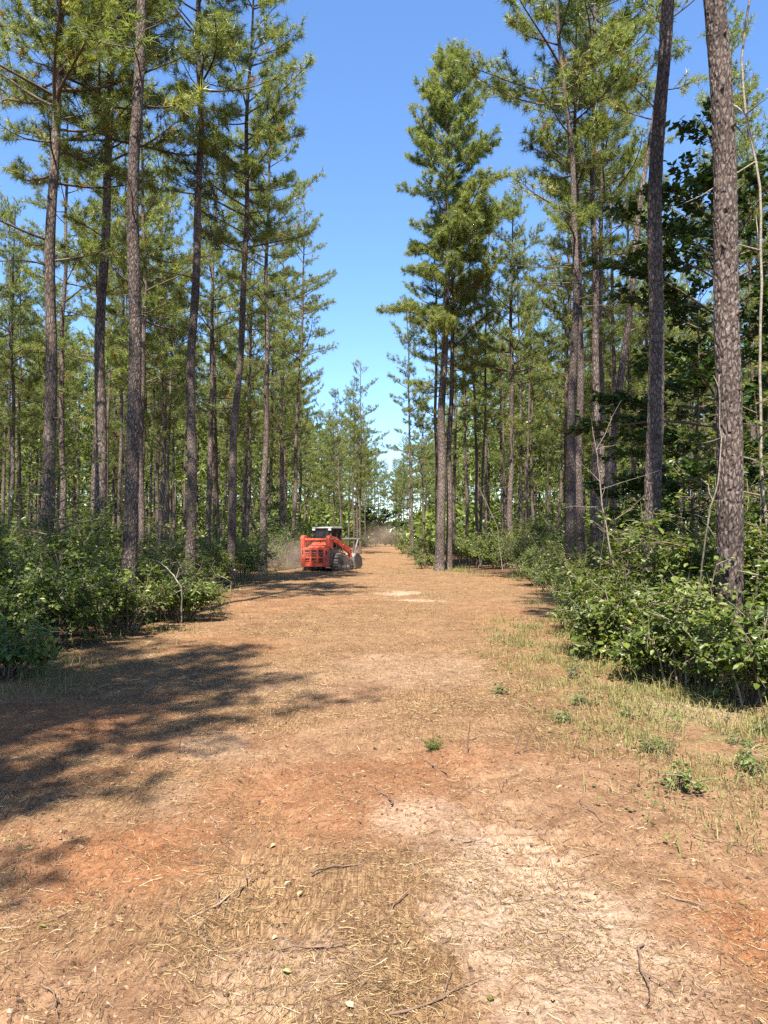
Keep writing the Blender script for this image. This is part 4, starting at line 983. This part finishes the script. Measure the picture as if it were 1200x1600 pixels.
        o = bm_obj('cleats', bm, M_RUBBER, tk); o['kind'] = 'stuff'
        for (yy, zz, rr) in ((-.42, .56, .17), (.72, .25, .18), (-.62, .20, .13), (-.25, .16, .11), (.05, .16, .11), (.36, .16, .11)):
            bm = bmesh.new(); cyl(bm, (xo + s * .006, yy, zz), (1, 0, 0), rr, .03, 18); cyl(bm, (xo + s * .02, yy, zz), (1, 0, 0), rr * .35, .05, 12); bm_obj('roller', bm, M_STEEL if rr < .15 else M_DGREY, tk)
    # mulching head
    bm = bmesh.new(); prism(bm, [(1.22, .16), (1.20, .62), (1.32, .78), (1.62, .74), (1.92, .52), (1.98, .34), (1.86, .33), (1.62, .50), (1.36, .45), (1.30, .16)], -.86, .86)
    head = bm_obj('mulching_head', bm, M_STEEL, r, .012)
    for s in (-1, 1):
        bm = bmesh.new(); prism(bm, [(1.16, .05), (1.15, .66), (1.32, .82), (1.66, .78), (2.0, .56), (2.06, .2), (1.9, .05)], s * .89 - .03, s * .89 + .03); bm_obj('end_plate', bm, M_DGREY, head, .01)
        bm = bmesh.new(); bar(bm, [(s * .78, 1.40, .76), (s * .78, 1.52, 1.05), (s * .78, 1.80, 1.45)], .045); bm_obj('push_bar_post', bm, M_DGREY, head)
        bm = bmesh.new(); bx(bm, s * .45 - .05, s * .45 + .05, 1.02, 1.24, .3, .72); bm_obj('mount_bracket', bm, M_DGREY, head, .01)
    bm = bmesh.new(); cyl(bm, (0, 1.82, 1.47), (1, 0, 0), .055, 1.86, 12); bm_obj('push_bar', bm, M_DGREY, head)
    bm = bmesh.new(); cyl(bm, (0, 1.62, .27), (1, 0, 0), .19, 1.7, 20); drum = bm_obj('rotor', bm, M_STEEL, head)
    bm = bmesh.new()
    for q in range(40):
        a = q * 1.1; xx = -.8 + q * 1.6 / 39; c = (xx, 1.62 + .2 * math.cos(a), .27 + .2 * math.sin(a)); bx(bm, c[0] - .02, c[0] + .02, c[1] - .025, c[1] + .025, c[2] - .025, c[2] + .025)
    bm_obj('teeth', bm, M_DGREY, drum)
    bm = bmesh.new()
    for xx in (-.2, .0, .2): bar(bm, [(xx, .95, .78), (xx, 1.1, 1.0), (xx, 1.3, .8)], .022, 6)
    bm_obj('hoses', bm, M_BLACK, head)
    return r
loader()

# ------------------------------------------------------------------ dust behind the loader
def dust(label, loc, sc, dens, seed, colr=(0.70, 0.55, 0.42)):
    bm = bmesh.new(); bmesh.ops.create_icosphere(bm, subdivisions=4, radius=1.0)
    for v in bm.verts:
        k = 1 + 0.18 * math.sin(4 * v.co.x + seed) * math.sin(3 * v.co.y + 2) + .1 * math.sin(7 * v.co.z + seed); v.co *= k
    m, n, l = mat_new('dust')
    tc = N(n, 'ShaderNodeTexCoord'); ln = N(n, 'ShaderNodeVectorMath', operation='LENGTH'); l.new(tc.outputs['Object'], ln.inputs[0])
    fall = N(n, 'ShaderNodeMapRange', inp={1: 0.95, 2: 0.1, 3: 0.0, 4: 1.0}, interpolation_type='SMOOTHSTEP'); l.new(ln.outputs['Value'], fall.inputs[0])
    nz = N(n, 'ShaderNodeTexNoise', inp={'Scale': 2.2, 'Detail': 3.0, 'Roughness': 0.6}); l.new(tc.outputs['Object'], nz.inputs['Vector'])
    nr = N(n, 'ShaderNodeMapRange', inp={1: 0.35, 2: 0.7, 3: 0.15, 4: 1.4}); l.new(nz.outputs['Fac'], nr.inputs[0])
    mu = N(n, 'ShaderNodeMath', operation='MULTIPLY'); l.new(fall.outputs[0], mu.inputs[0]); l.new(nr.outputs[0], mu.inputs[1])
    m2 = N(n, 'ShaderNodeMath', operation='MULTIPLY', inp={1: dens}); l.new(mu.outputs[0], m2.inputs[0])
    pv = N(n, 'ShaderNodeVolumePrincipled', inp={'Color': (*colr, 1), 'Anisotropy': 0.0}); l.new(m2.outputs[0], pv.inputs['Density'])
    o = N(n, 'ShaderNodeOutputMaterial'); l.new(pv.outputs[0], o.inputs['Volume'])
    me = bpy.data.meshes.new('dust_cloud'); bm.to_mesh(me); bm.free(); me.materials.append(m)
    ob = link('dust_cloud', me, None, loc, None, sc)
    tag(ob, label, 'dust', None, 'stuff')
dust('brown dust hanging low behind and left of the red loader', (-4.2, 34.4, 0.7), (2.6, 2.4, 1.25), 0.3, 1)
dust('thin dust drifting at the far end of the track', (-0.3, 92, 1.5), (4.0, 9, 2.6), 0.06, 2)

# ------------------------------------------------------------------ litter on the track
M_STRAW = tint_mat('straw', [(0, (0.05, 0.030, 0.018)), (0.3, (0.15, 0.088, 0.042)), (0.6, (0.27, 0.175, 0.080)), (0.85, (0.36, 0.255, 0.125)), (1.0, (0.42, 0.33, 0.20))], trans=0.1)
M_CHIP = tint_mat('wood_chips', [(0, (0.037, 0.024, 0.016)), (0.4, (0.118, 0.070, 0.044)), (0.75, (0.235, 0.145, 0.085)), (1.0, (0.33, 0.23, 0.14))])
M_GRASS = tint_mat('grass_blades', [(0, (0.266, 0.200, 0.089)), (0.35, (0.296, 0.252, 0.104)), (0.6, (0.148, 0.163, 0.044)), (1.0, (0.063, 0.104, 0.022))], trans=0.25)
def straw_mask(x, y):
    return np.clip(sstep(0.36, 0.62, fbm(x / 1.6, y / 1.6, 91, 4)) * 0.8 + 0.2, 0, 1)
def scatter(n, rng, y0=1.3, y1=30, spread=0.62):
    """points on the track, thicker near the camera"""
    y = y0 * (y1 / y0) ** rng.uniform(0, 1, n); x = rng.uniform(-1, 1, n) * (spread * y + 0.5)
    ok = (x > left_edge(y) - 0.6) & (x < right_edge(y) + 0.6)
    return x[ok], y[ok]
def build_straw():
    rng = np.random.default_rng(3)
    def strands(n0, y1, shape, sc_, lmax, wmax, bend, tm, ts, lift):
        x, y = scatter(n0, rng, 1.4, y1)
        keep = rng.uniform(size=len(x)) < 0.22 + 0.78 * straw_mask(x, y) * sstep(0.28, 0.62, fbm(x / 0.35, y / 0.35, 131, 3)); x, y = x[keep], y[keep]
        n = len(x); L = np.minimum(rng.gamma(shape, sc_, n) + .006, lmax) * (1 + 0.055 * y); a = rng.uniform(0, 6.283, n); w = rng.uniform(0.0007, wmax, n) * (1 + 0.17 * y)
        d = np.stack([np.cos(a), np.sin(a)], 1); b = rng.normal(0, 0.3, n) * bend
        pts = []
        for s_ in ((-0.5, 0, 0.5) if bend else (-0.5, 0.5)):
            px = x + d[:, 0] * L * s_ - d[:, 1] * L * b * (s_ * s_ * 2); py = y + d[:, 1] * L * s_ + d[:, 0] * L * b * (s_ * s_ * 2)
            pts.append(np.stack([px, py, ground_z(px, py) + 0.002 + np.abs(rng.normal(0, lift, n))], 1))
        sd = np.stack([-d[:, 1], d[:, 0], rng.normal(0, .6, n)], 1) * (w / 2)[:, None]
        m = len(pts)
        V = np.stack([q for p in pts for q in (p - sd, p + sd)], 1).reshape(-1, 3)
        k = (np.arange(n) * 2 * m)[:, None, None]
        F = (np.array([(2 * q, 2 * q + 1, 2 * q + 3, 2 * q + 2) for q in range(m - 1)])[None] + k).reshape(-1, 4)
        return V, F, np.repeat(np.clip(rng.normal(tm, ts, n), 0, 1), m - 1)
    ac = Acc()
    ac.add(*strands(300000, 38, 2.2, 0.0085, 0.055, 0.0014, 0, 0.46, 0.30, 0.004))
    ac.add(*strands(34000, 16, 2.6, 0.015, 0.10, 0.0015, 1, 0.50, 0.27, 0.007))
    tag(link('straw', ac.mesh('straw', M_STRAW)), 'chopped dry straw and pine needles strewn over the cleared soil', 'straw', None, 'stuff')
build_straw()
def build_chips():
    rng = np.random.default_rng(4)
    x, y = scatter(26000, rng, 1.4, 26)
    keep = rng.uniform(size=len(x)) < 0.15 + 0.85 * sstep(0.5, 0.7, fbm(x / 0.6, y / 0.6, 141, 3)); x, y = x[keep], y[keep]
    n = len(x); L = np.minimum(rng.gamma(2.0, 0.0055, n) + 0.003, 0.028); L = L * (1 + .05 * y); W = L * rng.uniform(.15, .6, n); H = L * rng.uniform(.10, .35, n)
    a = rng.uniform(0, 6.283, n); c, s = np.cos(a), np.sin(a); tl = rng.normal(0, .3, n)
    base = np.array([(-1, -1, -1), (1, -1, -1), (1, 1, -1), (-1, 1, -1), (-.7, -.6, 1), (.75, -.7, 1), (.6, .7, 1), (-.8, .6, 1)], float) * .5
    q = base[None] * np.stack([L, W, H], 1)[:, None] * rng.uniform(.7, 1.3, (n, 8, 3))
    q[..., 2] += q[..., 0] * tl[:, None]
    V = np.stack([q[..., 0] * c[:, None] - q[..., 1] * s[:, None] + x[:, None], q[..., 0] * s[:, None] + q[..., 1] * c[:, None] + y[:, None], q[..., 2] + (ground_z(x, y) + H * .35)[:, None]], -1)
    F = np.array([(4, 5, 6, 7), (0, 1, 5, 4), (1, 2, 6, 5), (2, 3, 7, 6), (3, 0, 4, 7)])
    F = (F[None] + (np.arange(n) * 8)[:, None, None]).reshape(-1, 4)
    me = raw_mesh('wood_chips', V.reshape(-1, 3), np.zeros((0, 3), int), F, np.repeat(np.clip(rng.normal(.52, .25, n), 0, 1), 5), M_CHIP)
    tag(link('wood_chips', me), 'shredded wood chips and soil crumbs strewn over the cleared ground', 'wood chips', None, 'stuff')
build_chips()

def build_clods():
    rng = np.random.default_rng(14)
    x, y = scatter(60000, rng, 1.3, 18)
    keep = rng.uniform(size=len(x)) < 0.2 + 0.8 * sstep(0.42, 0.66, fbm(x / 0.5, y / 0.5, 191, 3)); x, y = x[keep], y[keep]
    n = len(x); r = np.minimum(rng.gamma(2.0, 0.0017, n) + .0015, .010) * (1 + .06 * y)
    oct_ = np.array([(1, 0, 0), (0, 1, 0), (-1, 0, 0), (0, -1, 0), (0, 0, 1)], float)
    a = rng.uniform(0, 6.283, n); c, s_ = np.cos(a), np.sin(a)
    q = oct_[None] * r[:, None, None] * rng.uniform(.5, 1.4, (n, 5, 3)) + rng.normal(0, .15, (n, 5, 3)) * r[:, None, None]
    V = np.stack([q[..., 0] * c[:, None] - q[..., 1] * s_[:, None] + x[:, None], q[..., 0] * s_[:, None] + q[..., 1] * c[:, None] + y[:, None], q[..., 2] + ground_z(x, y)[:, None]], -1)
    F = (np.array([(0, 1, 4), (1, 2, 4), (2, 3, 4), (3, 0, 4)])[None] + (np.arange(n) * 5)[:, None, None]).reshape(-1, 3)
    me = raw_mesh('soil_crumbs', V.reshape(-1, 3), F, np.zeros((0, 4), int), np.repeat(np.clip(rng.normal(.5, .25, n), 0, 1), 4), M_CLOD)
    tag(link('soil_crumbs', me), 'crumbs of broken red brown soil lying over the cleared ground', 'soil', None, 'stuff')
M_CLOD = tint_mat('soil_crumbs', [(0, (0.06, 0.032, 0.018)), (0.5, (0.14, 0.075, 0.040)), (0.85, (0.22, 0.13, 0.075)), (1, (0.30, 0.21, 0.14))])
build_clods()
def build_grass():
    rng = np.random.default_rng(6)
    def blades(x, y, hgt, tm, ts):
        n = len(x); a = rng.uniform(0, 6.283, n); ln = rng.uniform(.2, 1.1, n) * hgt; w = rng.uniform(.002, .005, n) * (1 + .06 * y)
        d = np.stack([np.cos(a), np.sin(a)], 1); z = ground_z(x, y)
        p0 = np.stack([x, y, z - .01], 1); p1 = p0 + np.stack([d[:, 0] * ln * .35, d[:, 1] * ln * .35, hgt * .65], 1); p2 = p0 + np.stack([d[:, 0] * ln, d[:, 1] * ln, hgt * rng.uniform(.5, 1, n)], 1)
        sd = np.stack([-d[:, 1], d[:, 0], 0 * a], 1) * (w / 2)[:, None]
        V = np.stack([p0 - sd, p0 + sd, p1 - sd * .8, p1 + sd * .8, p2], 1).reshape(-1, 3)
        k = np.arange(n) * 5
        F = np.stack([np.stack([k, k + 1, k + 3], 1), np.stack([k, k + 3, k + 2], 1), np.stack([k + 2, k + 3, k + 4], 1)], 1).reshape(-1, 3)
        return V, F, np.repeat(np.clip(rng.normal(tm, ts, n), 0, 1), 3)
    ac = Acc()
    n = 110000; y = rng.uniform(3.6, 14, n); x = rng.uniform(0.9, 5.5, n); 
    m = sstep(1.1, 2.4, x + 1.0 * (fbm(x / 1.2, y / 1.2, 95, 3) - .5)) * sstep(.35, .6, fbm(x / .5, y / .5, 151, 3)) * sstep(3.4, 5.0, y + .2 * x) * sstep(right_edge(y) + 1.0, right_edge(y) - 0.2, x)
    k = rng.uniform(size=n) < m; x, y = x[k], y[k]; ac.add(*blades(x, y, rng.gamma(3, .022, len(x)), .40, .28))
    n = 26000; y = 7.2 + 34 * rng.uniform(0, 1, n) ** 1.4; e = rng.uniform(0, 1, n) < .5; x = np.where(e, left_edge(y) + rng.normal(0, .45, n), right_edge(y) + rng.normal(0, .45, n))
    k = rng.uniform(size=n) < sstep(.42, .6, fbm(x / .9, y / .9, 161, 3)); x, y = x[k], y[k]; ac.add(*blades(x, y, rng.gamma(3, .035, len(x)) * (1 + .01 * y), .5, .28))
    n = 9000; y = rng.uniform(14, 40, n); x = rng.uniform(-4, 5, n); k = rng.uniform(size=n) < sstep(.6, .72, fbm(x / 1.4, y / 1.4, 171, 3)); x, y = x[k], y[k]; ac.add(*blades(x, y, rng.gamma(3, .025, len(x)), .55, .25))
    tag(link('grass', ac.mesh('grass', M_GRASS)), 'thin half dry grass along the shrub edges of the clearing', 'grass', None, 'stuff')
build_grass()

def build_cut_leaves():
    rng = np.random.default_rng(16); n = 16000
    y = rng.uniform(3.4, 12, n); x = rng.uniform(0.7, 4.6, n)
    m = sstep(1.0, 2.3, x + 1.0 * (fbm(x / 1.2, y / 1.2, 95, 3) - .5)) * sstep(.42, .62, fbm(x / .6, y / .6, 181, 3)) * sstep(3.2, 4.8, y + .2 * x)
    k = rng.uniform(size=n) < m * .55; x, y = x[k], y[k]; n = len(x)
    P = np.stack([x, y, ground_z(x, y) + rng.uniform(.004, .05, n)], 1)
    V, F, T = leaves(P, norm(rng.normal(size=(n, 3)) * [1, 1, .3]), norm(rng.normal(0, .45, (n, 3)) + [0, 0, 1]), rng.uniform(.018, .05, n), np.clip(rng.normal(.5, .3, n), 0, 1), False, wid=1.2)
    me = raw_mesh('cut_leaves', V, F, np.zeros((0, 4), int), T, M_CUT)
    tag(link('cut_leaves', me), 'cut pale green leaves and weed scraps lying on the right side of the track', 'cut leaves', None, 'stuff')
M_CUT = tint_mat('cut_leaf', [(0, (0.20, 0.13, 0.06)), (0.4, (0.21, 0.19, 0.07)), (0.75, (0.13, 0.17, 0.045)), (1, (0.07, 0.12, 0.03))], trans=0.3)
build_cut_leaves()
# small weeds, twigs, fallen leaves: single things
WEED = [shrub_meshes(700 + q, .34, [.12, .17, .22][q], [70, 90, 110][q], .045, M_LEAFPALE, True, clumps=6) for q in range(3)]
rnd = random.Random(33)
G_W = 'small weeds sprouting on the right side of the track'
wl_ = [(3.05, 6.0), (2.75, 5.7), (3.4, 5.6), (2.2, 6.7), (1.9, 7.1), (2.5, 5.1), (3.0, 5.0), (2.0, 5.5), (3.6, 6.4), (2.65, 7.7), (3.2, 7.2), (2.15, 8.4), (1.55, 6.4), (2.4, 9.3), (1.9, 4.7), (2.7, 4.4), (3.5, 5.05), (1.2, 7.6)]
for k, (x, y) in enumerate(wl_):
    r = thing('weed', 'small leafy green weed on the grassy right side of the track', 'weed', (x, y, float(ground_z(x, y)) - .01), rnd.uniform(0, 6.28), G_W); sc = rnd.uniform(.4, .75); r.scale = (sc,) * 3
    link('stems', WEED[k % 3][0], r); link('foliage', WEED[k % 3][1], r)

def sprig():
    p = pix(675, 1168); rng = np.random.default_rng(8); r = thing('cedar_sprig', 'bright green broken conifer sprig lying in the middle of the track', 'sprig', (p.x, p.y, float(ground_z(p.x, p.y)) + .01), .4)
    a = Acc(); SP, SA = [], []
    for q in range(9):
        e = np.array([rng.uniform(-.09, .09), rng.uniform(-.06, .06), rng.uniform(.0, .06)]); P = np.stack([np.zeros(3), e * .5 + [0, 0, .015], e]); a.add(*tube(P, [.004, .003, .002], 3), .4)
        g = rng.uniform(.2, 1, 7)[:, None]; SP.append(e * g + [0, 0, .01]); SA.append(np.repeat(norm(e + [0, 0, .02])[None], 7, 0))
    V, F = needles(np.concatenate(SP), np.concatenate(SA), 8, .035, .005, rng)
    link('stems', a.mesh('stems', M_STEM, True), r); link('needles', raw_mesh('needles', V, F, np.zeros((0, 4), int), np.full(len(F), .5), M_LEAF), r)
sprig()

def twig_mesh(seed, L, r, forks):
    rng = np.random.default_rng(seed); s = np.linspace(-.5, .5, 9)
    P = np.stack([s * L, .06 * L * np.sin(5 * s + seed) + rng.normal(0, .01 * L, 9), r + .03 * L * rng.uniform(0, 1, 9) ** 2], 1)
    a = Acc(); a.add(*tube(P, r * (1.1 - .7 * (s + .5)), 5), rng.uniform(.1, .9))
    for q in range(forks):
        i = rng.integers(3, 8); e = P[i] + np.array([rng.uniform(.05, .3) * L, rng.normal(0, .14) * L, abs(rng.normal(0, .10)) * L]); a.add(*tube(np.stack([P[i], (P[i] + e) / 2, e]), [r * .6, r * .5, r * .25], 4), .5)
    return a.mesh('twig', M_TWIG, True)
M_TWIG = tint_mat('twig_bark', [(0, (0.07, 0.045, 0.032)), (0.5, (0.17, 0.105, 0.07)), (1, (0.40, 0.30, 0.20))])
TW = [twig_mesh(800 + q, [.22, .35, .5, .28, .42, .18][q], [.004, .0055, .006, .0035, .005, .0055][q], [1, 2, 3, 2, 1, 0][q]) for q in range(6)]
rnd = random.Random(44)
twl = [(-1.15, 2.6), (-.3, 2.9), (-.75, 3.3), (.05, 3.2), (.95, 2.75), (1.35, 3.3), (.45, 3.9), (-.2, 3.6), (-1.6, 3.1), (1.75, 3.9), (1.2, 4.3), (-.95, 4.2), (.8, 4.9), (.35, 5.2), (-.1, 2.2), (.6, 2.35), (1.1, 2.3), (-.6, 2.3), (1.9, 4.6), (2.3, 4.2), (2.6, 5.3), (1.5, 5.6), (-1.9, 4.6), (-2.3, 5.6), (-2.7, 5.1), (-3.2, 7.2), (-2.5, 7.9), (-3.5, 8.6), (.0, 4.6), (.75, 5.9), (-.5, 5.0), (3.2, 5.7), (-1.3, 6.0), (1.6, 2.7), (.2, 2.6)]
for k, (x, y) in enumerate(twl):
    o = link('twig', TW[k % 6], None, (x, y, float(ground_z(x, y)) + .004), (rnd.uniform(-.08, .12), rnd.uniform(-.15, .1), rnd.uniform(0, 6.28)))
    tag(o, 'short broken brown twig lying on the cleared soil', 'twig', 'broken twigs scattered over the track')
for k, (x, y, h, tl) in enumerate([(0.62, 5.55, .27, .1), (.95, 5.45, .22, .35), (1.02, 5.5, .24, .5), (1.2, 5.55, .22, -.5), (2.0, 5.2, .3, .2), (3.1, 5.9, .3, -.3), (-1.55, 5.6, .17, .15), (-2.55, 4.8, .12, .1)]):
    a = Acc(); s = np.linspace(0, 1, 6); a.add(*tube(np.stack([tl * h * s, .1 * h * np.sin(3 * s), h * s - .02], 1), .006 * (1 - .6 * s), 5), .3)
    tag(link('cut_stem', a.mesh('cut_stem', M_TWIG, True), None, (x, y, float(ground_z(x, y)))), 'thin brown cut stem standing upright out of the soil', 'stem', 'cut stems standing in the clearing')
FL = [raw_mesh('fallen_leaf', LEAF6 * np.array([1.1, 1, 1.6]), LEAF6F, np.zeros((0, 4), int), np.full(4, t), m_) for t, m_ in ((.8, M_LEAF), (.95, M_LEAFPALE), (.8, M_STRAW), (.95, M_STRAW))]
for k, (px, py) in enumerate([(185, 1425), (72, 1448), (402, 1432), (432, 1462), (455, 1520), (360, 1505), (465, 1398), (455, 1372), (865, 1562), (735, 1378), (1165, 1405), (430, 1320), (552, 1585), (1050, 1320), (620, 1165), (300, 1530), (10, 1320), (765, 1567)]):
    p = pix(px, py); q = [0, 0, 3, 3, 1, 2, 2, 3, 2, 3, 0, 2, 3, 1, 1, 3, 1, 0][k]
    o = link('fallen_leaf', FL[q], None, (p.x, p.y, float(ground_z(p.x, p.y)) + .012), (rnd.uniform(-.3, .3), rnd.uniform(-.3, .3), rnd.uniform(0, 6.28)), (rnd.uniform(.022, .042),) * 3)
    if q < 2: tag(o, 'small fresh green leaf fallen on the bare track', 'leaf', 'green leaves fallen on the track')
    else: tag(o, 'small pale dry leaf fallen on the bare track', 'leaf', 'dry leaves fallen on the track')
print('objects', len(bpy.data.objects), 'tris', sum(sum(len(p.vertices) - 2 for p in []) for m in []) or sum(len(m.loops) - 2 * len(m.polygons) for m in bpy.data.meshes))
